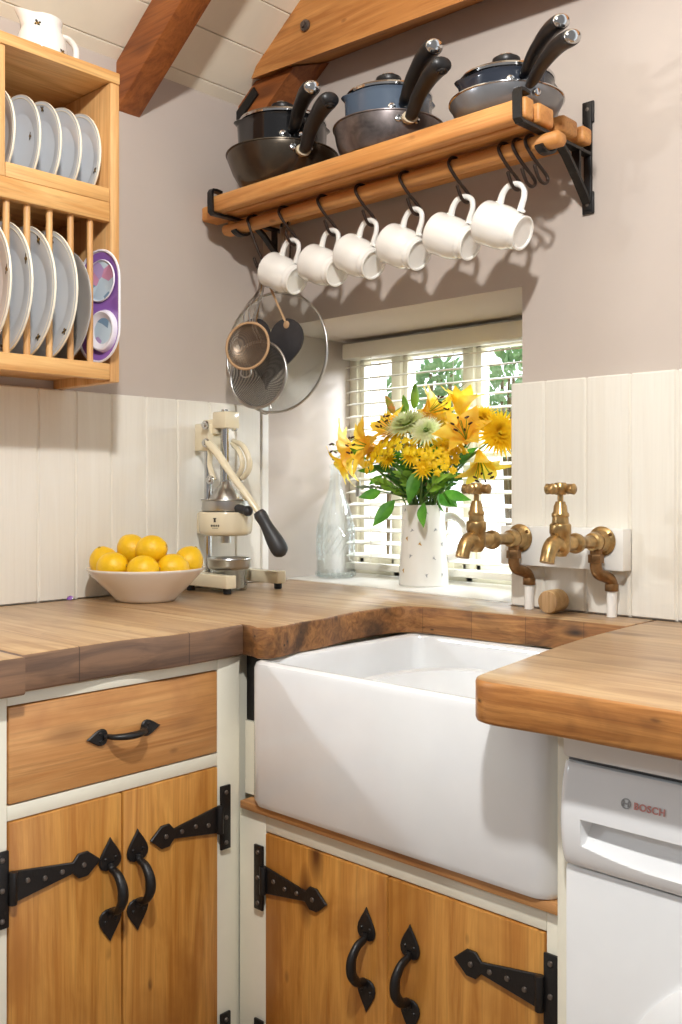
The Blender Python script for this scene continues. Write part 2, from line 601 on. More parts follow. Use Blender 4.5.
# window: outer frame, mullions, glazing bars, panes
win = struct(thing('window_1', None, None, (.4, .36, .905)))
mb = MB()
y0, y1 = .335, .395
mb.box(0.0, .03, y0, y1, WZ0, WZ1, .004)
mb.box(.765, .795, y0, y1, WZ0, WZ1, .004)
mb.box(0.0, .795, y0, y1, WZ0, .945, .004)
mb.box(0.0, .795, y0, y1, WZ1-.04, WZ1, .004)
for a in (.164, .408, .652):
    mb.box(a, a+.026, y0, y1, WZ0, WZ1, .004)
fr = mb.build('frame', M['win_frame'], win)
for a, b in ((.03, .164), (.190, .408), (.434, .652), (.678, .765)):
    mb = MB()
    w = .017
    mb.box(a, a+w, y0+.012, y1-.012, .945, 1.535, .003)
    mb.box(b-w, b, y0+.012, y1-.012, .945, 1.535, .003)
    mb.box(a, b, y0+.012, y1-.012, .945, .945+w, .003)
    mb.box(a, b, y0+.012, y1-.012, 1.535-w, 1.535, .003)
    mb.box(a+w, b-w, y0+.02, y1-.02, 1.238, 1.250, .002)
    ca = mb.build('casement', M['win_frame'], win)
    p = MB().box(a+.012, b-.012, .363, .367, .957, 1.523)
    p = p.build('pane', M['pane'], win)
    p.parent = ca

# slatted blind
bl = thing('venetian_blind', 'white wooden venetian blind with open slats hanging in the window', 'blind', (.405, .30, .93))
HR = MB().box(.03, .785, .272, .325, 1.520, 1.562, .003)
HR.build('headrail', M['blind'], bl)
MB().box(.034, .785, .281, .319, .932, .950, .004).build('bottom_rail', M['blind'], bl)
pitch = .0352
zz = .972
while zz < 1.50:
    R_ = T(.4095, .30, zz) @ Matrix.Rotation(math.radians(13), 4, 'X')
    MB().box(-.3755, .3755, -.0175, .0175, -.0014, .0014, .0008, R_, 1).build('slat', M['blind'], bl)
    zz += pitch
for x in (.13, .41, .69):
    mb = MB()
    mb.cyl((x, .281, .945), (x, .281, 1.53), .0009, 6)
    mb.cyl((x, .319, .945), (x, .319, 1.53), .0009, 6)
    mb.build('ladder_cord', M['blind'], bl)
mb = MB()
mb.cyl((.10, .262, 1.18), (.10, .268, 1.53), .0008, 6)
cordp = mb.build('pull_cord', M['blind'], bl)
sub(MB().cyl((.10, .262, 1.135), (.10, .262, 1.182), .007, 14, .002), 'toggle', M['steel'], cordp)

# ------------------------------------------------------------------ roof timbers
rf = thing('rafter', 'dark stained rafter running up the sloping ceiling above the plate rack', 'beam', (0, -.42, CEIL0-.11))
MB().box(-.12, 1.75, -.452, -.387, -.094, -.0008, .004, MC).build('timber', M['rafter'], rf)
rf2 = thing('rafter', 'short rafter against the gable wall behind the black pans', 'beam', (0, -.045, CEIL0-.1))
rr_ = []
for y, f0, k in ((-.085, 2.1842, .0375), (-.001, 2.2080, .0170)):
    f0 -= .0015
    xe = (f0+.078*k-CEIL0+.104)/(PITCH+k)
    xb_ = (f0+.078*k-CEIL0+.001)/(PITCH+k)
    rr_.append([(-.11, y, CEIL0-.11*PITCH-.001), (xb_, y, f0-k*(xb_-.078)), (xe, y, f0-k*(xe-.078)), (-.11, y, CEIL0-.11*PITCH-.104)])
t1 = MB().loft(rr_).build('timber', M['rafter'], rf2, smooth=False)
MB().box(-.03, .070, -.092, -.0852, -.040, -.012, .002, MC).build('strap', M['iron'], rf2, smooth=False)
tb = thing('tie_beam', 'thick pine tie beam across the gable wall over the pot shelf', 'beam', (.08, -.06, 2.18))
mb = MB()
top_ = [(1.9, 2.40), (.36, 2.40), (.285, 2.337), (.22, 2.297), (.15, 2.247), (.10, 2.212)]
mb.loft([[(x, -.110, z) for x, z in [(.078, 2.178), (.67, 2.152), (1.9, 2.098)]+top_], [(x, -.001, z) for x, z in [(.078, 2.209), (.67, 2.199), (1.9, 2.178)]+top_]])
tbm = mb.build('timber', M['tie'], tb)
sub(MB().cyl((.272, -.109, 2.246), (.272, -.118, 2.246), .014, 16, .003).cyl((.272, -.118, 2.246), (.272, -.124, 2.246), .007, 6), 'bolt', M['rivet'], tbm)

# ------------------------------------------------------------------ outside
mb = MB().box(-6, 8, .6, 14, -.4, -.3)
struct(mb.build('ground', M['patio'], smooth=False))
def shrub(loc, r, h, n, label):
    t = thing('garden_shrub', label, 'shrub', loc, 'shrubs outside the window')
    rnd = random.Random(int(loc[0]*100+loc[1]*10))
    mb = MB()
    for k in range(n):
        u, v = rnd.random()*2*PI, rnd.uniform(-.9, 1)
        q = rnd.uniform(.72, 1.0)
        p = V((math.cos(u)*math.sqrt(1-v*v)*r*q, math.sin(u)*math.sqrt(1-v*v)*r*q, h*.5+v*h*.5*q))
        mb.petal(at(p, (p.x+rnd.uniform(-.3, .3), p.y+rnd.uniform(-.3, .3), p.z-h*.4+rnd.uniform(-.2, .3))), rnd.uniform(.07, .13), rnd.uniform(.045, .075), 0, .8, .1, nu=3, nv=2)
    mb.bm.transform(T(loc))
    mb.build('foliage', M['hedge'], t)
    mb = MB()
    for k in range(5):
        a = k*1.3
        mb.tube(curve_pts([(0, 0, -.3-loc[2]), (.1*math.cos(a), .1*math.sin(a), h*.3), (.5*r*math.cos(a), .5*r*math.sin(a), h*.7)], 6), [.03, .012], 6)
    mb.bm.transform(T(loc))
    mb.build('stem', M['stem_b'], t)
shrub((-4.72, 6.0, 1.75), .24, .55, 220, 'green shrub out in the garden behind the left window light')
shrub((-4.12, 6.2, 1.95), .26, .50, 240, 'green shrub out in the garden behind the middle window light')
shrub((-2.86, 5.6, 1.45), .22, 1.0, 260, 'green shrub out in the garden at the right edge of the window')
# ------------------------------------------------------------------ ironmongery
def plate2d(mb, pts, M4, th=.004):
    mb.prism(pts, 0, th, .0012, M4, 1)

def spade(l, w, s=1):
    """leaf-shaped end plate from (0,0) to its tip at (0,l)"""
    out = [(-w*.20, 0), (-w*.38, l*.06), (-w*.49, l*.17), (-w*.52, l*.30), (-w*.46, l*.46), (-w*.30, l*.66), (-w*.13, l*.84), (0, l)]
    return out + [(-x, y) for x, y in out[-2::-1]]

def basis(o, u, v):
    u, v = V(u), V(v)
    w = u.cross(v)
    m = Matrix((u, v, w)).transposed().to_4x4()
    return T(o) @ m

def t_hinge(o, u, v, L=.165, parent=None, door=None):
    """plate on the frame centred at o, strap along u; u x v points out of the face"""
    B = basis(o, u, v)
    mb = MB()
    mb.box(-.011, .011, -.056, .056, 0, .005, .0012, B)
    mb.cyl(B @ V((.0155, -.024, .007)), B @ V((.0155, .024, .007)), .0065, 14, .001)
    pts = [(.02, -.023), (L*.70, -.0085), (L*.76, -.019), (L*.86, -.019), (L, 0), (L*.86, .019), (L*.76, .019), (L*.70, .0085), (.02, .023)]
    mb.prism(pts, 0, .005, .0012, B, 1)
    mb.mat(1)
    for p in ((0, -.044), (0, 0), (0, .044), (.04, .004), (.068, -.001), (.097, 0), (L*.81, 0)):
        mb.lathe([(.0042, 0), (.0034, .0022), (0, .003)], 10, B @ T(p[0], p[1], .005))
    o_ = mb.build('hinge', [M['iron'], M['rivet']], parent)
    if door:
        o_.parent = door
    return o_

def pull(o, u, v, L=.165, bow=.036, parent=None, door=None, wide=.034, rod=.0078, sl=.052, name='handle'):
    """pull handle centred at o, long axis v; u x v out of the face"""
    B = basis(o, u, v)
    mb = MB()
    h = L/2
    for sgn in (1, -1):
        F = B @ Matrix.Rotation(0 if sgn > 0 else PI, 4, 'Z') @ T(0, h-sl, 0)
        mb.prism(spade(sl, wide), 0, .0045, .0015, F, 1)
        for px in (-wide*.24, wide*.24):
            mb.lathe([(.003, 0), (.002, .0016), (0, .002)], 8, F @ T(px, sl*.36, .0045))
    a = h-sl*.86
    path = curve_pts([(0, a+.004, .004), (0, a-.004, bow*.20), (0, a*.74, bow*.62), (0, a*.36, bow*.93), (0, 0, bow), (0, -a*.36, bow*.93), (0, -a*.74, bow*.62), (0, -a+.004, bow*.20), (0, -a-.004, .004)], 32)
    path = [B @ p for p in path]
    r = [rod*.85, rod*.8, rod*.95, rod*1.1, rod*1.18, rod*1.1, rod*.95, rod*.8, rod*.85]
    mb.tube(path, r, 12, flat=.8)
    o_ = mb.build(name, M['iron'], parent)
    if door:
        o_.parent = door
    return o_

# ------------------------------------------------------------------ left unit: faces +x
XF = .57
lu = thing('base_cabinet', 'cream base cabinet with a pine drawer above two pine doors, under the lemons', 'cabinet', (.3, -.82, 0))
mb = MB()
mb.box(.02, XF-.02, -1.245, -.03, .10, .855)           # carcass
mb.box(.05, XF-.06, -1.245, -.03, 0, .10)              # plinth
mb.build('carcass', M['cream_paint'], lu, smooth=False)
mb = MB()
x0, x1 = XF-.022, XF
mb.box(x0, x1, -.626, -.5745, .04, .8562, .0015)          # right stile
mb.box(x0, x1, -1.072, -1.021, .04, .8562, .0015)
mb.box(x0, x1, -1.021, -.626, .8385, .8562, .0015)
mb.box(x0, x1, -1.021, -.626, .670, .6925, .0015)
mb.box(x0, x1, -1.021, -.626, .04, .095, .0015)
mb.box(x0, x1, -1.245, -1.074, .04, .8562, .0015)
mb.build('face_frame', M['cream_paint'], lu)
dr = MB().box(XF-.02, XF+.002, -1.0195, -.6275, .6945, .8365, .0025).build('drawer', M['drawer'], lu)
pull((XF+.002, -.8215, .765), (0, 0, -1), (0, 1, 0), .14, .028, lu, dr, .026, .0062, .038)
dL = MB().box(XF-.02, XF+.003, -1.0195, -.8255, .097, .6685, .0025)
dL = dL.build('door', M['door'], lu)
dR = MB().box(XF-.02, XF+.003, -.8225, -.6275, .097, .6685, .0025).build('door', M['door'], lu)
pull((XF+.003, -.849, .522), (0, 1, 0), (0, 0, 1), .165, .038, lu, dL, .04)
pull((XF+.003, -.797, .522), (0, 1, 0), (0, 0, 1), .165, .038, lu, dR, .04)
for zc in (.575, .175):
    t_hinge((XF+.0035, -1.033, zc), (0, 1, 0), (0, 0, 1), .166, lu, dL)
    t_hinge((XF+.0035, -.613, zc+.003), (0, -1, 0), (0, 0, -1), .160, lu, dR)

# ------------------------------------------------------------------ sink unit: faces -y
YF = -.578
su = thing('sink_cabinet', 'cream cabinet with two pine doors and black strap hinges under the white sink', 'cabinet', (.9, -.3, 0))
mb = MB()
mb.box(.60, 1.225, YF+.022, -.03, .10, .590)
mb.box(.60, 1.225, YF+.07, -.03, 0, .10)
mb.box(.573, .6105, YF+.014, YF+.075, .61, .740)
mb.build('carcass', M['cream_paint'], su, smooth=False)
mb = MB()
y0, y1 = YF, YF+.022
mb.box(.574, .643, y0, y1, .04, .590, .0015)
mb.box(1.202, 1.229, y0, y1, .04, .590, .0015)
mb.box(.643, 1.202, y0, y1, .560, .590, .0015)
mb.box(.643, 1.202, y0, y1, .04, .095, .0015)
mb.build('face_frame', M['cream_paint'], su)
MB().box(.573, .6125, -.560, -.553, .741, .857).build('gap_darkener', M['iron'], su, smooth=False)  # black board added so the gap beside the sink looks dark
MB().box(.586, 1.229, YF-.010, -.05, .5905, .6045, .002).build('ledge', M['ledge'], su)
sL = MB().box(.645, .9215, YF-.003, YF+.02, .097, .558, .0025).build('door', M['door'], su)
sR = MB().box(.9245, 1.200, YF-.003, YF+.02, .097, .558, .0025).build('door', M['door'], su)
pull((.882, YF-.003, .418), (1, 0, 0), (0, 0, 1), .165, .038, su, sL, .036)
pull((.970, YF-.003, .418), (1, 0, 0), (0, 0, 1), .165, .038, su, sR, .036)
for zc in (.479, .175):
    t_hinge((.632, YF-.0035, zc), (1, 0, 0), (0, 0, 1), .165, su, sL)
    t_hinge((1.213, YF-.0035, zc), (-1, 0, 0), (0, 0, -1), .160, su, sR)
# upright between sink and machine
tag(MB().box(1.231, 1.2505, -.600, -.03, 0, .857, .002).build('end_panel', M['cream_paint']), 'narrow cream upright panel between the sink and the washing machine', 'panel')

# ------------------------------------------------------------------ sink
sk = thing('butler_sink', 'deep white fireclay butler sink set under the worktop', 'sink', (.917, -.36, .606))
mb = MB()
cx, cy, w, h = .9185, -.362, .609, .474
prof = [(-.030, .6055, .02), (-.006, .6065, .03), (.0, .618, .036), (.0, .845, .036), (-.003, .8535, .034), (-.010, .8575, .03),
        (-.018, .8575, .024), (-.025, .854, .022), (-.028, .846, .022), (-.034, .70, .03), (-.045, .650, .04), (-.075, .637, .05), (-.20, .634, .03)]
rings = []
for ins, z, r in prof:
    rings.append([(x, y, z) for x, y in rrect(cx, cy, w+2*ins, h+2*ins, r, 6)])
mb.loft(rings)
mb.build('basin', M['sink'], sk)
MB().lathe([(0, .0), (.036, 0), (.040, .003), (.030, .004), (.028, .001), (0, .001)], 24, T(cx, cy, .635)).build('plughole', M['chrome'], sk)
# washing-up bowl inside it
wb = thing('washing_up_bowl', 'round edged white plastic bowl standing inside the sink', 'bowl', (.93, -.355, .64))
mb = MB()
rings = []
for w_, h_, z in ((.30, .24, .641), (.33, .27, .645), (.40, .33, .800), (.43, .36, .806), (.43, .36, .812), (.39, .32, .811), (.32, .26, .65), (.2, .16, .648)):
    rings.append([(x, y, z) for x, y in rrect(.93, -.362, w_, h_, min(w_, h_)*.42, 8)])
mb.loft(rings)
mb.build('shell', M['sink'], wb)

# ------------------------------------------------------------------ worktop
wt = thing('worktop', 'thick timber worktop running round the corner and over the sink', 'worktop', (.3, -.5, .86))
def slab(pts, edge, z0=.859, z1=Z_C, bev=.004):
    mb = MB()
    mb.prism(pts, z0, z1, bev, seg=2)
    mb.bm.normal_update()
    for f in mb.bm.faces:
        f.material_index = 1 if abs(f.normal.z) < .5 else 0
    return mb.build('slab', [M['worktop'], edge], wt, angle=50)
def smooth2(pts, n):
    return [(p.x, p.y) for p in curve_pts([(a, b, 0) for a, b in pts], n)]
slab([(.0195, -1.245), (.600, -1.245), (.600, -1.0085), (.0195, -1.0085)], M['edge_dark'], .857, .9135)
front = smooth2([(.589, -1.0065), (.586, -.944), (.579, -.85), (.581, -.80), (.592, -.745), (.588, -.655), (.581, -.585)], 30)
slab([(.0195, -1.0065)] + front + [(.581, -.5765), (.0195, -.5765)], M['edge_dark'])
nose = [(.600, -.5755)] + smooth2([(.628, -.5860), (.645, -.575), (.648, -.545), (.635, -.485), (.632, -.42), (.612, -.33), (.609, -.22), (.617, -.175), (.655, -.153), (.745, -.148), (.84, -.145), (.95, -.131), (1.0, -.130), (1.092, -.133)], 60)
slab([(.0195, -.5755), (.590, -.5755)] + nose + [(1.092, -.0185), (.770, -.0185), (.770, .018), (.30, .066), (.0195, .083)], M['edge_sink'])
right = smooth2([(1.0935, -.135), (1.103, -.30), (1.118, -.43), (1.140, -.56), (1.155, -.655), (1.165, -.69), (1.190, -.705), (1.235, -.703), (1.30, -.698), (1.45, -.697)], 40)
slab([(1.0935, -.0185)] + right + [(1.86, -.697), (1.86, -.0185)], M['edge_right'], .8585, Z_C, .006)

# ------------------------------------------------------------------ washing machine
wm = thing('washing_machine', 'white front loading washing machine under the right hand worktop', 'washing machine', (1.555, -.33, 0))
mb = MB()
mb.box(1.257, 1.853, -.612, -.04, .02, .812, .004)
for x in (1.30, 1.81):
    for y in (-.56, -.10):
        mb.cyl((x, y, 0), (x, y, .022), .02, 16)
mb.build('body', M['appliance'], wm)
MB().box(1.256, 1.854, -.632, -.04, .8165, .8565, .007).build('top_panel', M['appliance'], wm)
MB().box(1.259, 1.851, -.618, -.04, .8115, .817).build('seam', M['appliance_grey'], wm)
def fascia_y(z):
    s = (z-.683)/(.8115-.683)
    return -.624-.015*math.sin(PI*min(max(s, 0), 1)**.9)**.55 - .004
def fascia(u, v):
    x = 1.2565+(.597)*u
    z = .683+(.1285)*v
    y = fascia_y(z)
    ztop, zbot = .7465, .7015+.0125*((x-1.40)/.11)**2
    xa, xb = 1.2885, 1.512
    if xa < x < xb and zbot < z < ztop:
        k = (z-zbot)/(ztop-zbot)
        y += .030*k**.8*min(1, (x-xa)/.004, (xb-x)/.004)
    e = min(x-1.2565, 1.8535-x)
    if e < .012:
        y += .012*(1-math.sqrt(max(0, 1-(1-e/.012)**2)))
    return (x, y, z)
mb = MB()
mb.grid(fascia, 298, 84)
mb.box(1.2565, 1.8535, -.615, -.60, .683, .8115)
mb.build('control_fascia', M['appliance'], wm, angle=28)
mb = MB()
mb.box(1.2575, 1.8525, -.626, -.61, .09, .681, .005)
fp = mb.build('front_panel', M['appliance'], wm)
dm = at((1.555, -.626, .40), (0, -1, 0))
mb = MB()
mb.lathe([(.226, 0), (.227, .006), (.218, .014), (.19, .022), (.160, .026), (.150, .020), (.148, .006)], 72, dm)
mdoor = mb.build('door', M['appliance'], wm)
sub(MB().lathe([(.149, .008), (.12, .020), (.07, .030), (0, .034)], 48, dm), 'door_glass', M['door_glass'], mdoor)
# maker's badge
def text_mesh(body, size):
    cu = bpy.data.curves.new('lettering', 'FONT')
    cu.body = body
    cu.size = size
    cu.extrude = .0003
    cu.offset = .0003
    cu.space_character = 1.12
    tmp = bpy.data.objects.new('lettering', cu)
    COL.objects.link(tmp)
    dg = bpy.context.evaluated_depsgraph_get()
    me = bpy.data.meshes.new_from_object(tmp.evaluated_get(dg))
    bpy.data.objects.remove(tmp)
    return me
zt = .7755
slope = (fascia_y(zt+.012)-fascia_y(zt))/.012
tm = text_mesh('BOSCH', .0112)
tm.transform(T(1.3585, fascia_y(zt)-.0012, zt) @ basis((0, 0, 0), (1, 0, 0), V((0, slope, 1)).normalized()))
tm.transform(T(-wm.location))
tm.materials.append(M['logo_red'])
lo = bpy.data.objects.new('lettering', tm)
COL.objects.link(lo)
lo.parent = fp
fpz = fascia_y(.7795)-.0008
mb = MB()
B = basis((1.3485, fpz, .7795), (1, 0, 0), V((0, slope, 1)).normalized())
mb.lathe([(.0062, -.001), (.0062, .0006), (.0050, .0006), (.0050, -.001)], 28, B)
mb.box(-.0034, .0034, -.0009, .0009, -.001, .0005, 0, B)
for s in (-1, 1):
    mb.box(s*.0030-.0007, s*.0030+.0007, -.0032, .0032, -.001, .0005, 0, B)
sub(mb, 'badge', M['logo_grey'], fp)
# ------------------------------------------------------------------ plate rack on the left wall
pr = thing('plate_rack', 'pine plate rack fixed to the left wall, full of white plates', 'plate rack', (.11, -.85, 1.372))
RL, RR = -1.14, -.592
MB().box(.0, .222, RL, RR, 1.975, 1.998, .002).build('top_panel', M['rack_y'], pr)
for y in (RL, RR-.0215):
    mb = MB()
    mb.box(.001, .22, y, y+.0215, 1.372, 1.9745, .002)
    mb.build('side_panel', M['rack_z'], pr)
MB().box(.002, .010, RL+.022, RR-.022, 1.39, 1.975).build('back_panel', M['rack_y'], pr, smooth=False)
MB().box(.011, .2185, -.862, -.8385, 1.733, 1.9745, .0015).build('divider', M['rack_z'], pr)
MB().box(.011, .20, RL+.022, RR-.022, 1.716, 1.731, .001).build('shelf', M['rack_y'], pr)
MB().box(.2005, .2195, RL+.022, RR-.022, 1.6935, 1.7325, .002).build('rail', M['rack_y'], pr)
MB().box(.2025, .2185, -.838, RR-.022, 1.733, 1.761, .002).build('lip', M['rack_y'], pr)
MB().box(.2025, .2185, RL+.022, -.862, 1.733, 1.761, .002).build('lip', M['rack_y'], pr)
MB().box(.011, .1995, RL+.022, RR-.022, 1.390, 1.4055, .001).build('bottom_panel', M['rack_y'], pr)
MB().box(.200, .2195, RL+.022, RR-.022, 1.376, 1.4085, .002).build('rail', M['rack_y'], pr)
for y in (-1.08, -1.037, -.995, -.953, -.912, -.870, -.829, -.787, -.740, -.694, -.650):
    MB().cyl((.203, y, 1.404), (.203, y, 1.698), .0065, 14).build('dowel', M['rack_z'], pr)
    MB().cyl((.045, y, 1.404), (.045, y, 1.718), .0065, 14).build('dowel', M['rack_z'], pr)

RX = Matrix.Rotation(PI/2, 4, 'X')
def bee(mb, c, s, nrm, ang, dark=2, gold=3):
    """tiny printed bee, flat on the glaze"""
    Q = at(c, nrm) @ Matrix.Rotation(ang, 4, 'Z') @ Matrix.Scale(s, 4)
    for i, (x, y, rx, ry, m_) in enumerate(((0, 0, 1, .62, gold), (.95, 0, .45, .45, dark), (-.55, 0, .28, .5, dark), (.15, 0, .18, .62, dark), (.2, .95, .42, .7, dark), (.2, -.95, .42, .7, dark))):
        mb.mat(m_)
        mb.lathe([(1, 0), (0, .04)], 10, Q @ T(x, y, .02*i) @ Matrix.Diagonal((rx, ry, 1, 1)))
    mb.mat(0)

def plate(label, grp, r, loc, bees, dep=.020, yaw=0, tilt=0):
    t = thing('plate', label, 'plate', (0, 0, 0), grp)
    k = r/.13
    mb = MB()
    prof = [(0, .0045), (r*.55, .0045), (r*.57, .0), (r*.61, .0), (r*.63, .0045), (r*.70, .0075), (r*.975, dep-.0025)]
    mb.lathe(prof, 64)
    mb.mat(1)
    mb.lathe([(r*.975, dep-.0025), (r*.995, dep-.0012), (r, dep+.0008), (r*.993, dep+.0028), (r*.978, dep+.0022)], 64)
    mb.mat(0)
    mb.lathe([(r*.978, dep+.0022), (r*.72, .0115), (r*.66, .0088), (r*.62, .0078), (0, .0078)], 64)
    mb.mat(1)
    rr = r*.93
    zr = .0115+(dep+.0022-.0115)*(rr-r*.72)/(r*.258)
    mb.lathe([(rr-.001, zr+.0006), (rr, zr+.0012), (rr+.001, zr+.0008)], 64)
    mb.mat(0)
    for (a, q) in bees:
        rq = r*q
        zq = .0115+(dep+.0022-.0115)*(rq-r*.72)/(r*.258) if q > .72 else .0085
        bee(mb, (rq*math.cos(a), rq*math.sin(a), zq+.0008), .0062*max(.8, k), (-.12*math.cos(a), -.12*math.sin(a), 1), a+1.0)
    mb.bm.transform(T(0, 0, r) @ RX)
    mb.build('dish', [M['china_blue'], M['plate_rim'], M['bee_dark'], M['bee_gold']], t, angle=30)
    t.location = loc
    t.rotation_euler = (tilt, 0, yaw)
    return t
ups = ['side plate at the right end of the top row in the rack', 'side plate second from the right in the top row of the rack',
       'side plate with a bee near its top edge, middle of the top row', 'side plate just right of the upright divider in the rack top row']
for (y, b, l) in zip((-.620, -.664, -.708, -.752), ([(-.4, .85)], [(-.9, .86)], [(1.25, .84)], [(.2, .5)]), ups):
    plate(l, 'side plates in the top row', .098, (.120, y, 1.7325), b, .014)
plate('side plate half hidden behind the upright divider of the rack', 'side plates in the top row', .098, (.120, -.8045, 1.7325), [], .014)
lows = ['dinner plate furthest right of the white ones in the lower rack', 'dinner plate with bees, second of the white ones from the right in the lower rack',
        'dinner plate third of the white ones from the right in the lower rack', 'dinner plate at the left edge of the photo in the lower rack']
for (y, b, l) in zip((-.7035, -.7495, -.7965, -.8385), ([(1.25, .86), (-.75, .85)], [(.95, .87), (-.95, .85)], [(.4, .86), (-1.4, .85)], [(.15, .86)]), lows):
    plate(l, 'dinner plates in the lower row', .131, (.141, y, 1.4065), b, .016)
t = thing('round_tray', 'round pewter grey tray between the last white dinner plate and the purple tray', 'tray', (.0, 0, 0))
mb = MB().lathe([(0, 0), (.092, 0), (.112, .010), (.116, .010), (.116, .012), (.110, .012), (.091, .0022), (0, .0022)], 56)
mb.bm.transform(T(0, 0, .117) @ RX)
mb.build('dish', M['pewter'], t)
t.location = (.131, -.6635, 1.4065)

# child's purple divided tray
t = thing('divided_tray', 'purple plastic divided tray leaning at the right end of the lower rack', 'tray', (0, 0, 0))
def rr3(w, h, r, z, n=8):
    return [(x, y, z) for x, y in rrect(0, 0, w, h, r, n)]
mb = MB()
W_, H_ = .132, .230
mb.loft([rr3(W_-.03, H_-.03, .06, .0), rr3(W_-.004, H_-.004, .075, .010), rr3(W_-.014, H_-.014, .07, .0105), rr3(W_-.034, H_-.034, .06, .005)], True)
mb.mat(1)
mb.loft([rr3(W_-.006, H_-.006, .074, .0085), rr3(W_, H_, .077, .011), rr3(W_-.002, H_-.002, .076, .0135), rr3(W_-.008, H_-.008, .073, .0135), rr3(W_-.012, H_-.012, .07, .0105)], False)
mb.mat(0)
O = T(0, 0, H_/2) @ RX
base_ = mb
base_.bm.transform(O)
base_.build('tray', [M['purple'], M['tray_white']], t)
up_ = MB().lathe([(0, .0064), (.046, .0064), (.049, .0085)], 40, T(.0, .052, 0) @ Matrix.Diagonal((.86, .82, 1, 1)))
up_.mat(1).lathe([(.0485, .0080), (.0505, .010), (.0525, .0075)], 40, T(.0, .052, 0) @ Matrix.Diagonal((.86, .82, 1, 1)))
up_.bm.transform(O)
up_.build('picture_recess', [M['tray_art'], M['tray_white']], t)
dn = MB().mat(1).lathe([(.043, .005), (.040, .0135), (.037, .0145), (.026, .008)], 40, T(.008, -.050, 0)).mat(0).lathe([(.026, .008), (0, .0075)], 40, T(.008, -.050, 0))
dn.bm.transform(O)
dn.build('round_recess', [M['tray_art'], M['tray_white']], t)
t.location = (.199, -.6165, 1.4092)
t.rotation_euler = (0, 0, math.radians(6))

# small bee jug on top
t = thing('milk_jug', 'small white milk jug with bees standing on top of the plate rack', 'jug', (0, 0, 0))
mb = MB()
prof = [(0, .002), (.034, .002), (.036, 0), (.038, .003), (.045, .022), (.0475, .045), (.045, .068), (.0375, .090), (.0365, .104), (.0385, .116), (.0365, .1165), (.0345, .104), (.0355, .090), (.042, .068), (.044, .045), (.041, .02), (0, .010)]
mb.lathe(prof, 56)
for v in mb.bm.verts:                     # pull the lip out into a spout
    if v.co.z > .088:
        a = math.atan2(v.co.y, v.co.x)
        d = abs((a+PI/2+PI) % (2*PI)-PI)
        if d < .7:
            k = (math.cos(d/.7*PI)+1)/2*((v.co.z-.088)/.028)
            v.co.y -= .020*k
            v.co.z += .006*k
for c, ang in (((.0300, -.0335, .090), .4), ((.0435, .012, .034), 1.1)):
    n_ = V((c[0], c[1], 0)).normalized()
    rr_ = [0]
    bee(mb, V((0, 0, c[2]))+n_*(.0475 if c[2] < .06 else .0385), .0055, n_, ang)
mb.build('body', [M['china'], M['china'], M['bee_dark'], M['bee_gold']], t)
MB().tube(curve_pts([(0, .036, .096), (0, .060, .103), (0, .079, .086), (0, .076, .052), (0, .060, .033), (0, .044, .030)], 26), [.0065, .0058, .0056, .006], 12, flat=1.2).build('handle', M['china'], t)
t.location = (.115, -.706, 1.9985)
t.rotation_euler = (0, 0, .12)
t.scale = (1.08, 1.08, .86)

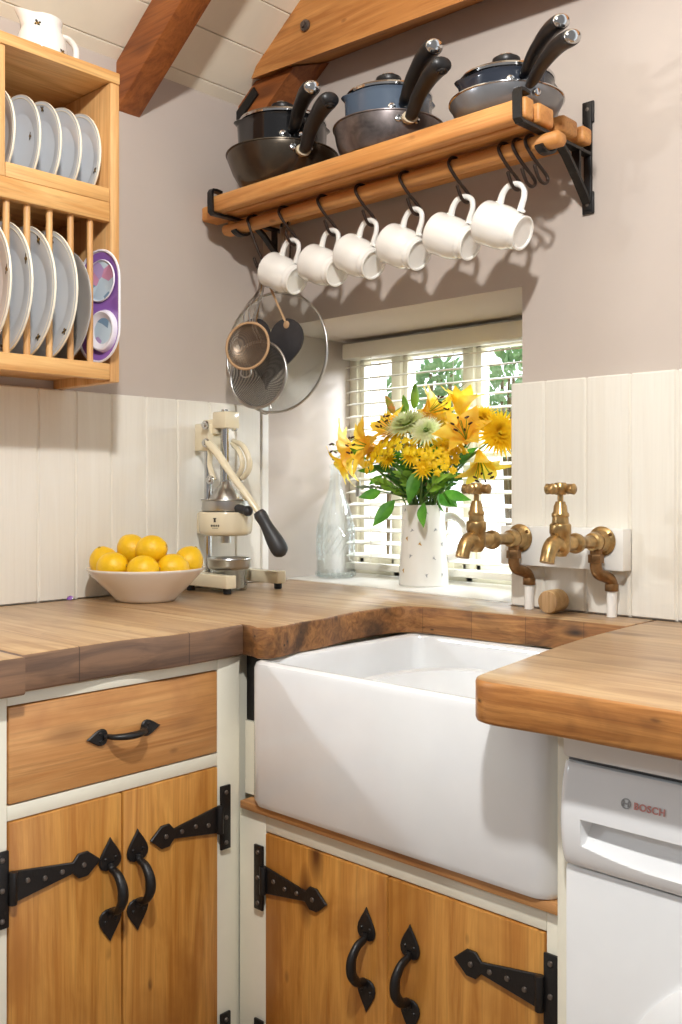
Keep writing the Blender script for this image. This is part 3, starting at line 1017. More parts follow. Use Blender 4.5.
# ------------------------------------------------------------------ pot shelf on the gable wall
ps = thing('pot_shelf', 'slatted pine pot shelf with black iron brackets and a hanging pole over the window', 'shelf', (.52, -.02, 1.70))
for (y0, y1, z0, z1, xa, xb) in ((-.250, -.221, 1.8135, 1.8515, .088, .962), (-.209, -.157, 1.8155, 1.8515, .004, .964), (-.127, -.075, 1.8200, 1.8518, .004, .966), (-.054, -.020, 1.8200, 1.8518, .004, .966)):
    MB().box(xa, xb, y0, y1, z0, z1, .006, None, 3).build('rail', M['shelf'], ps)
YP, ZP = -.162, 1.7935
mb = MB()
mb.loft([[(x, YP+a, ZP+b) for a, b in rrect(0, 0, w, h, .0120, 6)] for x, w, h in ((.046, .030, .018), (.050, .038, .026), (.978, .038, .026), (.983, .030, .018))])
mb.build('pole', M['shelf'], ps, angle=60)
for xb in (.098, .948):
    mb = MB()
    w2 = .0085
    def bar(pts, th, clos=False):
        """flat iron strip of width 2*w2 along x following (y,z) points"""
        P = [V((xb, p[0], p[1])) for p in pts]
        for i in range(len(P)-1):
            d = P[i+1]-P[i]
            mb.box(-w2, w2, -th/2, th/2, -.0012, d.length+.0012, .0012, at(P[i], d, (0, d.z, -d.y) if True else None) @ Matrix.Rotation(0, 4, 'Z'), 1)
    def strip(pts, th=.006):
        P = [V((0, p[0], p[1])) for p in pts]
        L_, R_ = [], []
        for i, p in enumerate(P):
            d = (P[min(i+1, len(P)-1)]-P[max(i-1, 0)]).normalized()
            n_ = V((0, -d.z, d.y))*th/2
            L_.append(p+n_)
            R_.append(p-n_)
        mb.loft([[(xb-w2, l.y, l.z), (xb+w2, l.y, l.z), (xb+w2, r.y, r.z), (xb-w2, r.y, r.z)] for l, r in zip(L_, R_)])
    mb.box(xb-.0125, xb+.0125, -.0065, -.0005, 1.872, 1.914, .002)
    mb.box(xb-.0125, xb+.0125, -.0065, -.0005, 1.694, 1.737, .002)
    mb.box(xb-.0085, xb+.0085, -.0085, -.001, 1.70, 1.91, .002)
    strip([(-.006, 1.8095), (-.15, 1.8095), (-.212, 1.809), (-.249, 1.8085), (-.2555, 1.813), (-.2565, 1.835), (-.2565, 1.858), (-.253, 1.864), (-.243, 1.865), (-.226, 1.863)], .006)
    strip([(-.009, 1.715), (-.05, 1.755), (-.09, 1.790), (-.118, 1.806)], .007)
    strip([(-.050, 1.808), (-.050, 1.758)], .006)
    arc = [(YP+.0270*math.cos(a)*1.0, ZP-.001+.0185*math.sin(a)) for a in [math.radians(60-15*k) for k in range(19)]]
    strip([(YP+.016, 1.809)]+arc[1:15], .005)
    mb.mat(1)
    for z in (1.898, 1.712):
        mb.lathe([(.005, 0), (.004, .002), (0, .003)], 10, at((xb, -.0065, z), (0, -1, 0)))
    mb.build('bracket', [M['iron'], M['rivet']], ps, angle=35)

# S hooks and mugs ------------------------------------------------
def s_hook(label, x, dz=0, long_=0):
    t = thing('s_hook', label, 'hook', (x, YP, ZP), 'iron hooks on the pole')
    R_ = .0238
    pts = [(R_*math.cos(a)*1.02, .0170*math.sin(a)+.0010) for a in [math.radians(-5+18*k) for k in range(11)]]
    pts = [(0, a, b) for a, b in pts]
    pts += [(.002, -.021, -.008), (.009, -.008, -.028-long_*.5), (.019, .010, -.050-long_), (.023, .0165, -.061-long_), (.023, .014, -.069-long_), (.022, .004, -.073-long_), (.020, -.006, -.069-long_), (.018, -.012, -.059-long_), (.016, -.017, -.045-long_)]
    path = curve_pts(pts, 60)
    mb = MB()
    mb.tube(path, .0034, 10)
    mb.sphere(path[-1], .0036, u=10, v=8)
    mb.sphere(path[0], .0034, u=10, v=8)
    mb.build('wire', M['hook'], t, world=False)
    return t
HX = [.258, .384, .497, .620, .745, .862]
s_hook('long iron hook at the left end of the pole carrying the sieves', .150, long_=.045)
nm = ['leftmost', 'second', 'third', 'fourth', 'fifth', 'rightmost']
for i, x in enumerate(HX):
    s_hook('iron hook holding the %s white mug%s' % (nm[i], '' if i in (0, 5) else ' from the left'), x)
s_hook('empty iron hook just right of the rightmost mug', .893)
s_hook('empty iron hook at the right end of the pole by the bracket', .920)

def make_mug():
    t = thing('mug', 'x', 'mug', (0, 0, 0), 'white mugs hanging on the pole')
    mb = MB()
    # profile along the axis: 0 = rim, .100 = foot
    o_ = [(.0435, 0), (.0448, .002), (.0446, .008), (.0435, .018), (.0440, .034), (.0435, .050), (.0405, .064), (.0362, .074), (.0350, .0775), (.0356, .080), (.0348, .083), (.0330, .0865), (.0328, .0905), (.0345, .094), (.0340, .0975), (.0315, .0985), (.0295, .0975), (.0285, .0945), (0, .0940)]
    i_ = [(0, .086), (.025, .086), (.032, .078), (.038, .064), (.0410, .048), (.0405, .018), (.0420, .003), (.0435, 0)]
    mb.lathe(o_[::-1]+i_[::-1], 56, T(-.049, 0, -.0805) @ Matrix.Rotation(PI/2, 4, 'Y'))
    mb.build('body', M['china'], t, angle=50, world=False)
    hp = curve_pts([(-.0270, 0, -.0385), (-.0285, 0, -.020), (-.0230, 0, -.0035), (-.0060, 0, .0062), (.0130, 0, .0035), (.0220, 0, -.012), (.0235, 0, -.030), (.0250, 0, -.0430)], 34)
    mb = MB().tube(hp, [.0066, .0056, .005, .0048, .005, .0056, .0062], 12, flat=1.25)
    mb.sphere((.0300, 0, -.0400), .0050, (1.3, 1, .8), u=12, v=8)
    mb.sphere((-.0330, 0, -.0375), .0052, (1.3, 1, .8), u=12, v=8)
    mb.build('handle', M['china'], t, angle=60, world=False)
    return t
mug0 = make_mug()
lab = ['white mug hanging at the left end of the row, beside the sieves', 'white mug second from the left on the pole', 'white mug third from the left on the pole',
       'white mug third from the right on the pole', 'white mug second from the right on the pole', 'white mug at the right end of the row under the shelf']
for i, x in enumerate(HX):
    c = mug0 if i == 0 else dup(mug0)
    c['label'] = lab[i]
    c.location = (x+.0235, YP+.003, ZP-.0695)
    c.scale = (.95, .95, .95)
    c.rotation_euler = (0, math.radians((25, 23, 27, 26, 24, 23)[i]), math.radians((3, -2, -4, -4, 0, 2)[i]))

# ------------------------------------------------------------------ pans on the shelf
ZS = 1.8520
def strut_handle(mb, path, r, mats_tip=True):
    mb.tube(path, r, 16, flat=.72, up=(0, 0, 1))
def handle_parts(t, phi, r0, z0, r1, z1, thick, hole=True, cap=None, ferrule=None, rise=.012):
    d = V((math.cos(phi), math.sin(phi), 0))
    L_ = r1-r0
    P = [d*(r0+.004)+V((0, 0, z0)), d*(r0+.024)+V((0, 0, z0+rise*.35)), d*(r0+L_*.32)+V((0, 0, z0+(z1-z0)*.38+rise*.9)), d*(r0+L_*.66)+V((0, 0, z0+(z1-z0)*.72+rise)), d*(r1-.012)+V((0, 0, z1+.002)), d*r1+V((0, 0, z1))]
    path = curve_pts(P, 26)
    mb = MB()
    k = thick
    mb.tube(path, [k*.55, k*.72, k*.80, k*.86, k*.95, k*1.1, k*1.2, k*1.12, k*.7], 18, flat=.72)
    h = mb.build('handle', M['bakelite'], t, angle=60, world=False)
    e = path[-1]
    dd = (path[-1]-path[-3]).normalized()
    if cap:
        m_ = MB()
        m_.sphere((0, 0, 0), k*1.02, (1, .76, .42), at(e-dd*.001, dd), 18, 12)
        o_ = m_.build('end_cap', cap, t, world=False)
        o_.parent = h
    else:
        m_ = MB()
        q = path[-4]
        up = V((0, 0, 1))
        m_.tube([q+V((-d.y, d.x, 0))*math.cos(a)*k*.42+d*math.sin(a)*k*.55-V((0, 0, k*.78)) for a in [2*PI*j/20 for j in range(20)]], k*.16, 8, closed=True)
        o_ = m_.build('hanging_eye', M['iron'], t, world=False)
        o_.parent = h
    if ferrule:
        m_ = MB()
        m_.tube([path[0]-d*.006, path[1]-d*.002, path[2]], [k*.8, k*.95, k*.92], 16, flat=.75)
        o_ = m_.build('ferrule', ferrule, t, world=False)
    return h
def frying_pan(label, c, r, rb, h, phi, tip, tz, mat, thick, z0h, ferrule=None, cap=None, base=None, rim=None, inner=None):
    t = thing('frying_pan', label, 'frying pan', (c[0], c[1], ZS))
    mb = MB()
    mb.mat(2).lathe([(0, 0), (rb*.9, 0), (rb*.98, .002)], 64)
    mb.mat(0).lathe([(rb*.98, .002), (rb+(r-rb)*.30, h*.20), (rb+(r-rb)*.66, h*.5), (r*.985, h*.86), (r-.001, h-.003)], 64)
    mb.mat(3).lathe([(r-.001, h-.003), (r+.002, h-.002), (r+.002, h), (r-.002, h+.0005)], 64)
    mb.mat(1).lathe([(r-.002, h+.0005), (r*.975-.003, h*.86), (rb+(r-rb)*.64-.003, h*.5), (rb+(r-rb)*.28-.002, h*.2), (rb*.96, .005), (0, .004)], 64)
    mb.build('pan', [mat, inner or M['pan_grey'], base or mat, rim or mat], t, world=False)
    handle_parts(t, phi, r, z0h-ZS, tip, tz-ZS, thick, cap=cap, ferrule=ferrule)
    d = V((math.cos(phi), math.sin(phi), 0))
    s = V((-d.y, d.x, 0))
    for k in (-.020, .020):
        mb = MB()
        p = d*(r-.0035)*math.cos(k/r)+s*(r-.0035)*math.sin(k/r)+V((0, 0, max(h-.018, h*.55)))
        mb.lathe([(.0075, 0), (.006, .003), (0, .0045)], 14, at(p, p*1-V((0, 0, p.z))))
        mb.build('rivet', M['chrome'], t, world=False)
    return t
def saucepan(label, lidlabel, c, r, z0, h, phi, tip, tz, mat, thick, z0h, cap, rim=None, knob=None):
    t = thing('saucepan', label, 'saucepan', (c[0], c[1], z0))
    mb = MB()
    mb.lathe([(0, 0), (r-.006, 0), (r-.002, .003), (r, .010), (r, h-.008), (r+.002, h-.004), (r+.0035, h-.001), (r+.002, h), (r-.001, h-.002), (r-.003, h-.008), (r-.003, .012), (r-.010, .004), (0, .003)], 64)
    for v in mb.bm.verts:                  # two pouring lips
        if v.co.z > h-.03 and math.hypot(v.co.x, v.co.y) > r*.8:
            a = math.atan2(v.co.y, v.co.x)-phi
            for off in (PI/2, -PI/2):
                d = abs((a-off+PI) % (2*PI)-PI)
                if d < .38:
                    k = (math.cos(d/.38*PI)+1)/2*((v.co.z-h+.03)/.03)**1.5
                    v.co.x *= 1+.14*k
                    v.co.y *= 1+.14*k
    mb.build('pan', mat, t, world=False)
    handle_parts(t, phi, r, z0h-z0, tip, tz-z0, thick, cap=cap)
    d = V((math.cos(phi), math.sin(phi), 0))
    s = V((-d.y, d.x, 0))
    for k in (-.022, .022):
        mb = MB()
        p = d*r*math.cos(k/r)+s*r*math.sin(k/r)+V((0, 0, z0h-z0-.006))
        mb.lathe([(.0085, -.001), (.0075, .0025), (.004, .004), (.0035, .0055), (0, .006)], 16, at(p, p-V((0, 0, p.z))))
        mb.build('rivet', M['chrome'], t, world=False)
    l = thing('pan_lid', lidlabel, 'lid', (c[0], c[1], z0+h+.0008), 'lids on the saucepans')
    R_ = r+.003
    mb = MB()
    mb.lathe([(R_-.006, 0), (R_+.001, .001), (R_+.002, .005), (R_-.001, .0095), (R_-.012, .0125), (R_-.014, .0085)], 64)
    lr = mb.build('rim', M['chrome'], l, world=False)
    MB().lathe([(R_-.013, .011), (R_*.72, .019), (R_*.4, .0245), (.012, .0265), (0, .0265)], 56).build('dome', M['lidglass'] if rim is None else rim, l, world=False)
    kn = MB().lathe([(.011, .025), (.010, .031), (.016, .034), (.0255, .037), (.028, .042), (.0265, .049), (.018, .0535), (0, .055)], 32).build('knob', M['bakelite'], l, world=False)
    m_ = MB().lathe([(.0175, .0535), (.016, .0555), (.008, .0570), (0, .0572)], 28).build('cap', M['chrome'], l, world=False)
    m_.parent = kn
    return t
R_ = math.radians
frying_pan('deep grey brown frying pan at the left end of the pot shelf', (.233, -.150), .131, .090, .084, R_(-24), .300, 1.962, M['pan_grey'], .0185, 1.908, ferrule=M['base_tan'], base=M['base_tan'])
saucepan('glossy black saucepan nested in the left frying pan', 'glass lid with black knob on the black saucepan at the left', (.233, -.150), .099, 1.8735, .133, R_(-30.5), .275, 1.992, M['pan_black'], .0175, 1.962, M['chrome'])
frying_pan('stained silver frying pan in the middle of the pot shelf', (.560, -.150), .117, .098, .066, R_(-30), .295, 1.934, M['pan_worn'], .0175, 1.898, ferrule=M['base_tan'])
saucepan('blue grey saucepan in the middle of the pot shelf', 'glass lid with black knob on the blue grey saucepan', (.560, -.150), .0885, 1.8580, .1185, R_(-31.5), .272, 1.976, M['pan_blue'], .0170, 1.938, M['chrome'])
frying_pan('shallow light grey frying pan at the right end of the pot shelf', (.855, -.150), .108, .082, .042, R_(-35), .290, 1.890, M['pan_light'], .0150, 1.882, cap=M['chrome'], rim=M['chrome'])
saucepan('dark navy saucepan nested in the right frying pan', 'glass lid with black knob on the navy saucepan at the right', (.855, -.150), .087, 1.8690, .0585, R_(-37), .268, 1.925, M['pan_navy'], .0145, 1.909, M['chrome'])

# ------------------------------------------------------------------ things hanging at the left end of the pole
def ring_frame(c, n):
    return at(c, n, (0, 0, 1))
gl = thing('glass_pan_lid', 'large flat glass pan lid with a steel rim hanging behind the sieves', 'lid', (.186, -.125, 1.63))
F = ring_frame((.186, -.128, 1.484), (-.22, .97, -.02))
mb = MB().lathe([(0, .012), (.06, .011), (.12, .006), (.1425, 0), (.1425, .002), (.12, .008), (.06, .013), (0, .014)], 72, F)
mb.build('glass', M['lidglass'], gl)
MB().tube([F @ V((.1445*math.cos(a), .1445*math.sin(a), 0)) for a in [2*PI*k/72 for k in range(72)]], .0032, 10, closed=True).build('rim', M['steel'], gl)
MB().lathe([(.012, .014), (.010, .022), (.018, .028), (.017, .036), (0, .040)], 24, F).build('knob', M['bakelite'], gl)
mb = MB().tube(curve_pts([(.186, -.130, 1.625), (.180, -.134, 1.655), (.173, -.146, 1.676), (.171, -.152, 1.672)], 10), .0018, 8)
mb.build('hanging_loop', M['steel'], gl)

ht = thing('slate_heart', 'dark heart shaped slate board hanging by a tan thong behind the sieves', 'heart board', (.19, -.16, 1.59))
pts = []
for k in range(64):
    a = 2*PI*k/64
    pts.append((16*math.sin(a)**3/16*.100, (13*math.cos(a)-5*math.cos(2*a)-2*math.cos(3*a)-math.cos(4*a))/17*.100))
F = ring_frame((.190, -.152, 1.492), (.14, -.99, 0)) @ Matrix.Rotation(R_(-6), 4, 'Z')
hb = MB().prism(pts, -.003, .003, .0015, F).build('board', M['slate'], ht)
m_ = MB().lathe([(.009, .003), (.007, .0045), (0, .005)], 20, F @ T(.048, .055, 0)).lathe([(.009, .003), (.007, .0045), (0, .005)], 20, F @ T(-.048, .055, 0))
m_.build('stud', M['tan_cord'], ht)
a_, b_ = F @ V((.045, .062, .004)), F @ V((-.045, .062, .004))
MB().tube(curve_pts([b_, (.168, -.160, 1.62), (.172, -.156, 1.674), (.180, -.158, 1.665), a_], 24), .0028, 8, flat=.6).build('thong', M['tan_cord'], ht)

def sieve(label, c, n, r, depth, mesh, rimmat, hang, cone, wires, roll=0, rimr=.0032, name='sieve'):
    t = thing(name, label, 'sieve', c)
    F = ring_frame(c, n) @ Matrix.Rotation(roll, 4, 'Z')
    MB().tube([F @ V((r*math.cos(a), r*math.sin(a), 0)) for a in [2*PI*k/56 for k in range(56)]], rimr, 10, closed=True, flat=1).build('rim', rimmat, t)
    if cone:
        prof = [(r*.97*(1-k/10), -depth*(k/10)) for k in range(10)]+[(0, -depth)]
    else:
        prof = [(r*.98*math.cos(PI/2*k/10), -depth*math.sin(PI/2*k/10)) for k in range(10)]+[(0, -depth)]
    MB().lathe(prof, 40, F).build('mesh', mesh, t)
    mb = MB()
    for x in wires:
        mb.tube(curve_pts([F @ V((x, math.sqrt(r*r-x*x), .001)), F @ V((x*.9, r*1.6, .004)), V(hang)+V((x*.25, 0, -.035)), V(hang)], 20), .0019, 8)
    mb.build('handle', M['steel'], t)
    a_ = F @ V((-.012, -r*.99, 0))
    b_ = F @ V((.012, -r*.99, 0))
    mb = MB().tube(curve_pts([a_, F @ V((-.013, -r-.013, .001)), F @ V((0, -r-.020, .001)), F @ V((.013, -r-.013, .001)), b_], 18), .0018, 8)
    mb.build('rest_loop', M['steel'], t)
    return t
sieve('larger steel sieve with a pale rim and grey pointed mesh, hanging lowest', (.199, -.196, 1.424), (.24, -.96, .05), .078, .024, M['mesh_dark'], M['steel'], (.172, -.162, 1.668), True, (.022, .030), roll=.3, rimr=.0036)
sieve('small brown mesh tea sieve with twin wire handle, in front of the others', (.202, -.232, 1.487), (.35, -.93, .10), .0545, .026, M['mesh_brown'], M['tan_cord'], (.171, -.168, 1.665), False, (-.010, .004), roll=.0)
# steel tongs hanging behind the first mug
tg = thing('kitchen_tongs', 'shiny steel tongs hanging behind the leftmost mug', 'tongs', (.20, -.15, 1.79))
for k, dx in enumerate((-.014, .014)):
    mb = MB()
    mb.box(-.0075, .0075, -.0015, .0015, -.155, 0, .001, T(.205+dx, -.112-.006*k, 1.792) @ Matrix.Rotation(R_(3 if k else -3), 4, 'Y'))
    mb.build('arm', M['steel'], tg)
mb = MB().tube(curve_pts([(.192, -.115, 1.786), (.198, -.12, 1.812), (.205, -.14, 1.8065), (.212, -.118, 1.812), (.219, -.118, 1.786)], 20), .003, 10)
mb.build('hanging_loop', M['iron'], tg)
# ------------------------------------------------------------------ bowl of lemons
BC = V((.152, -.478, Z_C+.0004))
fb = thing('fruit_bowl', 'wide shallow white bowl holding lemons on the worktop', 'bowl', BC)
MB().lathe([(0, .004), (.050, .004), (.056, .0), (.062, .001), (.066, .006), (.090, .030), (.112, .052), (.124, .066), (.127, .070), (.1265, .072), (.1225, .069), (.108, .052), (.086, .031), (.062, .012), (0, .009)], 72).build('dish', M['bowl'], fb, world=False, angle=60)
Rv, Av = V((.730, .684, 0)), V((-.684, .730, 0))
def lemon(label, right, away, z, ax, s=1.0):
    t = thing('lemon', label, 'lemon', BC+Rv*right+Av*away+V((0, 0, z)), 'lemons in the bowl')
    d = (Rv*ax[0]+Av*ax[1]+V((0, 0, ax[2])))
    Q = at((0, 0, 0), d)
    n = 18
    prof = []
    L_ = .0345*s
    for k in range(n+1):
        a = PI*k/n
        r = .0325*s*math.sin(a)**.92
        zz_ = -L_*math.cos(a)
        if k >= n-2:
            zz_ += .0030*s*(1 if k == n else .5)
        prof.append((max(r, 0) if 0 < k < n else 0, zz_))
    MB().lathe(prof, 32, Q).build('flesh', M['lemon'], t, world=False, angle=70)
    MB().lathe([(.0035, 0), (.0028, .0016), (0, .002)], 10, Q @ T(0, 0, L_+.002)).build('stalk_end', M['lemon_tip'], t, world=False)
lemon('lemon at the far left of the bowl', -0.0897, -0.0031, 0.0822, (-.2, -.3, .8), .975)
lemon('lemon at the front left, resting on the bowl rim', -0.0588, -0.0600, 0.0767, (.8, -.35, .1), .975)
lemon('lemon showing behind between the left lemons', -0.0438, 0.0688, 0.0744, (.7, .5, .2), .975)
lemon('top lemon at the back of the heap', -0.0340, 0.0154, 0.1090, (-.6, .3, .7), .975)
lemon('top lemon at the front of the heap', 0.0159, -0.0263, 0.1102, (.9, -.2, .25), .975)
lemon('lemon at the front centre of the bowl, between two others at the rim', 0.0083, -0.0772, 0.0708, (1, -.1, .1), .975)
lemon('lemon at the front right, second from the right end', 0.0648, -0.0451, 0.0720, (.8, .5, .1), .975)
lemon('lemon buried at the bottom of the heap, peeping between the front ones', -0.0185, -0.0236, 0.0410, (.6, .6, .1), .975)
lemon('lemon at the far right of the bowl', 0.0885, 0.0145, 0.0821, (.4, .3, .8), .975)

# ------------------------------------------------------------------ citrus press
cp = thing('citrus_press', 'cream enamel hand lever citrus press with a black grip in the corner', 'citrus press', (.102, -.213, Z_C+.0004))
mats_c = [M['cream_enamel'], M['chrome'], M['rubber']]
mb = MB()
mb.prism(rrect(.012, -.066, .176, .030, .004, 3), .013, .043, .003)
mb.prism(rrect(.010, .100, .160, .030, .004, 3), .013, .043, .003)
mb.prism(rrect(-.052, .018, .034, .136, .004, 3), .014, .040, .003)
mb.build('base', M['cream_enamel'], cp, world=False)
for (x, y) in ((.084, -.066), (-.050, -.066), (.076, .100), (-.050, .100)):
    MB().cyl((x, y, 0), (x, y, .0135), .0095, 16, .0015).build('foot', M['rubber'], cp, world=False)
mb = MB()
mb.cyl((-.052, -.012, .038), (-.052, -.012, .405), .0088, 24)
mb.build('column', M['chrome'], cp, world=False)
mb = MB()
mb.box(-.074, -.024, -.036, .012, .332, .398, .004)
mb.box(-.022, .028, -.024, .020, .385, .425, .004)
mb.box(-.060, -.012, -.022, .010, .372, .408, .003)
mb.build('head', M['cream_enamel'], cp, world=False)
MB().cyl((0, -.003, .255), (0, -.003, .386), .0105, 20).cyl((0, -.003, .424), (0, -.003, .431), .009, 20, .002).build('plunger', M['chrome'], cp, world=False)
MB().lathe([(.040, .214), (.038, .222), (.026, .238), (.015, .250), (.012, .262), (.0, .264)], 36).build('press_cone', M['steel'], cp, world=False)
MB().lathe([(.046, .186), (.056, .188), (.0575, .192), (.0565, .212), (.059, .214), (.058, .2165), (.053, .2155), (.052, .196), (.044, .192), (0, .192)], 48).build('strainer_bowl', M['steel'], cp, world=False)
mb = MB().lathe([(.018, .128), (.052, .130), (.060, .134), (.0635, .142), (.0655, .182), (.064, .186), (.056, .186), (.053, .142), (.018, .138)], 56)
mb.box(-.075, -.036, -.030, .010, .132, .184, .005)
rg = mb.build('bowl_ring', M['cream_enamel'], cp, world=False)
# small printed crest on the ring
mb = MB()
def on_ring(a, z):
    r = .0635+(z-.142)/.040*.002+.0004
    return V((r*math.cos(a), r*math.sin(a), z)), V((math.cos(a), math.sin(a), .0))
for (a, z, w_, h_) in ((-1.10, .168, .0022, .0035), (-1.10, .172, .0040, .0010), (-1.10, .164, .0030, .0008)):
    p, n_ = on_ring(a, z)
    mb.box(-w_, w_, -h_/1, h_/1, -.0005, .0004, 0, at(p, n_))
for k in range(5):
    p, n_ = on_ring(-1.24+.07*k, .155)
    mb.box(-.0014, .0014, -.0022 if k % 2 else -.0026, .0022, -.0005, .0004, 0, at(p, n_))
for k in range(3):
    p, n_ = on_ring(-1.18+.08*k, .149)
    mb.box(-.002, .002, -.0005, .0005, -.0005, .0004, 0, at(p, n_))
o_ = mb.build('print', M['bee_dark'], cp, world=False)
o_.parent = rg
MB().lathe([(.013, .112), (.013, .129), (0, .129)], 24).build('spout', M['steel'], cp, world=False)
# lever: two side plates, long arm, grip
mb = MB()
for y, bend in ((-.040, 0), (.034, .024)):
    pth = curve_pts([(-.014, y, .352), (-.010+bend, y, .325), (-.010+bend*1.3, y, .295), (.0, y*.9, .262)], 16)
    mb = MB()
    mb.tube(pth, [.0085, .0075, .0075, .0085], 12, flat=.6)
    mb.build('link', M['cream_enamel'], cp, world=False)
mb = MB()
mb.tube(curve_pts([(-.014, .034, .358), (.016, .040, .345), (.036, .043, .312), (.034, .042, .285), (.016, .038, .266)], 20), [.0075, .0085, .0085, .008], 12, flat=.8)
mb.build('rear_arm', M['cream_enamel'], cp, world=False)
mb = MB()
lp = curve_pts([(-.016, -.044, .352), (.016, -.044, .330), (.072, -.034, .265), (.118, -.016, .205), (.136, -.008, .178)], 26)
mb.tube(lp, [.0105, .0115, .0100, .0090, .0085], 14, flat=.75)
lev = mb.build('lever', M['cream_enamel'], cp, world=False)
gp = curve_pts([(.129, -.011, .188), (.140, -.006, .170), (.158, .003, .136), (.176, .012, .102), (.184, .016, .088)], 24)
gm = MB().tube(gp, [.0125, .0155, .0150, .0140, .0150, .0175, .0200, .0205, .0190, .0150, .0060], 20)
g_ = gm.build('grip', M['grip'], cp, world=False)
g_.parent = lev
for (x, z) in ((-.018, .392), (-.016, .350), (.0, .262)):
    for s in (-1, 1):
        y = -.048 if s < 0 else .042
        mb = MB()
        mb.cyl((x, y+.004*(-s), z), (x, y+s*.003, z), .0108, 24, .0015)
        mb.cyl((x, y+s*.003, z), (x, y+s*.008, z), .0058, 6)
        mb.build('bolt', M['chrome'], cp, world=False)
MB().cyl((.048, -.010, .196), (.080, -.004, .190), .010, 18, .003).sphere((.083, -.003, .189), .0125).build('clamp_knob', M['grip'], cp, world=False)
# cup under the spout
jc = thing('juice_cup', 'small steel rimmed glass cup standing under the citrus press spout', 'cup', (.1145, -.213, Z_C+.0005))
MB().lathe([(0, .0), (.041, .0), (.043, .003), (.045, .056), (.0435, .056), (.041, .006), (0, .005)], 44).build('glass', M['glass'], jc, world=False)
MB().lathe([(.0455, .050), (.049, .053), (.0515, .058), (.0515, .072), (.053, .074), (.052, .077), (.047, .076), (.046, .060), (.0435, .052)], 44).build('band', M['steel'], jc, world=False)
MB().lathe([(0, .006), (.036, .006), (.038, .050), (0, .050)], 36).build('strainer', M['steel'], jc, world=False)

# ------------------------------------------------------------------ taps
tbd = tag(MB().box(.776, 1.046, -.052, -.0185, 1.003, 1.0815, .002).build('tap_board', M['white_paint']), 'white painted backing board carrying both brass taps', 'board')
def tap(label, x, yaw):
    t = thing('bib_tap', label, 'tap', (x, -.0525, 1.058), 'old brass taps over the sink')
    mb = MB()
    mb.lathe([(0, .0), (.0275, 0), (.028, .003), (.025, .006), (.021, .008), (.0185, .014), (.0185, .024), (0, .024)], 36, at((0, 0, 0), (0, -1, 0)))
    fl = mb.build('flange', M['brass'], t, world=False)
    mb = MB()
    for a in (.6, 2.7, 4.6):
        mb.lathe([(.0042, 0), (.003, .002), (0, .0024)], 10, at((.0232*math.cos(a), -.0062, .0232*math.sin(a)), (0, -1, 0)))
    o_ = mb.build('screw', M['brass_dark'], t, world=False)
    o_.parent = fl
    mb = MB()
    mb.lathe([(.0165, .020), (.0185, .030), (.0165, .040), (.0125, .042), (.0112, .062), (.0112, .082), (.0135, .086), (.0135, .090), (.0175, .093), (.0190, .100), (.0175, .108), (.0135, .112), (.0125, .125), (.0135, .15)], 32, at((0, 0, 0), (0, -1, 0)))
    # valve body
    mb.lathe([(0, -.020), (.010, -.019), (.0165, -.010), (.0180, .004), (.0175, .020), (.0190, .022), (.0190, .036), (.0180, .038), (.0150, .040), (.0140, .050), (.0155, .052), (.0155, .056), (.0125, .060), (.0115, .070), (.0095, .074), (.0085, .078), (0, .078)], 32, T(0, -.152, -.002))
    # spout
    mb.tube(curve_pts([(0, -.155, -.004), (0, -.172, .002), (0, -.186, -.006), (0, -.194, -.020), (0, -.197, -.030)], 18), [.0165, .0155, .0138, .0128, .0130], 20)
    mb.build('body', M['brass'], t, world=False)
    mb = MB()
    mb.cyl((0, -.152, .074), (0, -.152, .100), .0052, 16)
    mb.lathe([(0, .086), (.010, .088), (.0135, .093), (.0135, .103), (.010, .109), (0, .110)], 24, T(0, -.152, 0))
    for k in range(4):
        a = yaw+k*PI/2
        d = V((math.cos(a), math.sin(a), 0))
        c_ = V((0, -.152, .098))
        mb.lathe([(.0062, .008), (.0066, .013), (.0090, .019), (.0098, .027), (.0076, .0290), (0, .0295)], 16, at(c_, d))
    mb.build('cross_handle', M['brass'], t, world=False)
    mb = MB()
    mb.cyl((0, -.024, -.012), (0, -.024, -.026), .0115, 20)
    mb.cyl((0, -.024, -.024), (0, -.024, -.040), .0145, 6, .001)
    mb.tube(curve_pts([(0, -.024, -.036), (0, -.024, -.048), (.003, -.020, -.060), (.010, -.007, -.066), (.013, .003, -.071), (.014, .010, -.080), (.014, .0102, -.088)], 26), .0112, 18)
    mb.cyl((.014, .0102, -.080), (.014, .0102, -.094), .0128, 18, .001)
    mb.build('elbow', M['brass_dark'], t, world=False)
    MB().cyl((.014, .0105, -.1425), (.014, .0105, -.092), .0095, 18).build('supply_pipe', M['white_paint'], t, world=False)
    return t
tap('brass cross head tap on the left, in front of the window edge', .824, .12)
tap('brass cross head tap on the right, in front of the white panelling', 1.004, .0)
ck = thing('log_stopper', 'short round piece of log lying on the worktop below the taps', 'log', (.92, -.05, Z_C))
B = at((.905, -.084, Z_C+.0228), (-.05, 1, 0))
MB().lathe([(.0205, .001), (.0222, .004), (.0226, .024), (.0220, .046), (.020, .048)], 28, B).build('bark', M['cork'], ck)
MB().lathe([(.0207, .0012), (.012, .0004), (0, .0002)], 28, B).build('end_grain', M['cork_end'], ck)
MB().lathe([(.0202, .0478), (0, .0482)], 28, B).build('end_grain', M['cork_end'], ck)
tag(MB().petal(at((.036, -.600, Z_C+.0045), (.6, .3, .25)), .014, .009, 0, .8, .2).petal(at((.038, -.603, Z_C+.0045), (-.2, .6, .4)), .012, .008, 0, .8, .2).build('fallen_petal', M['purple']), 'tiny purple petal lying on the worktop against the panelling', 'petal')

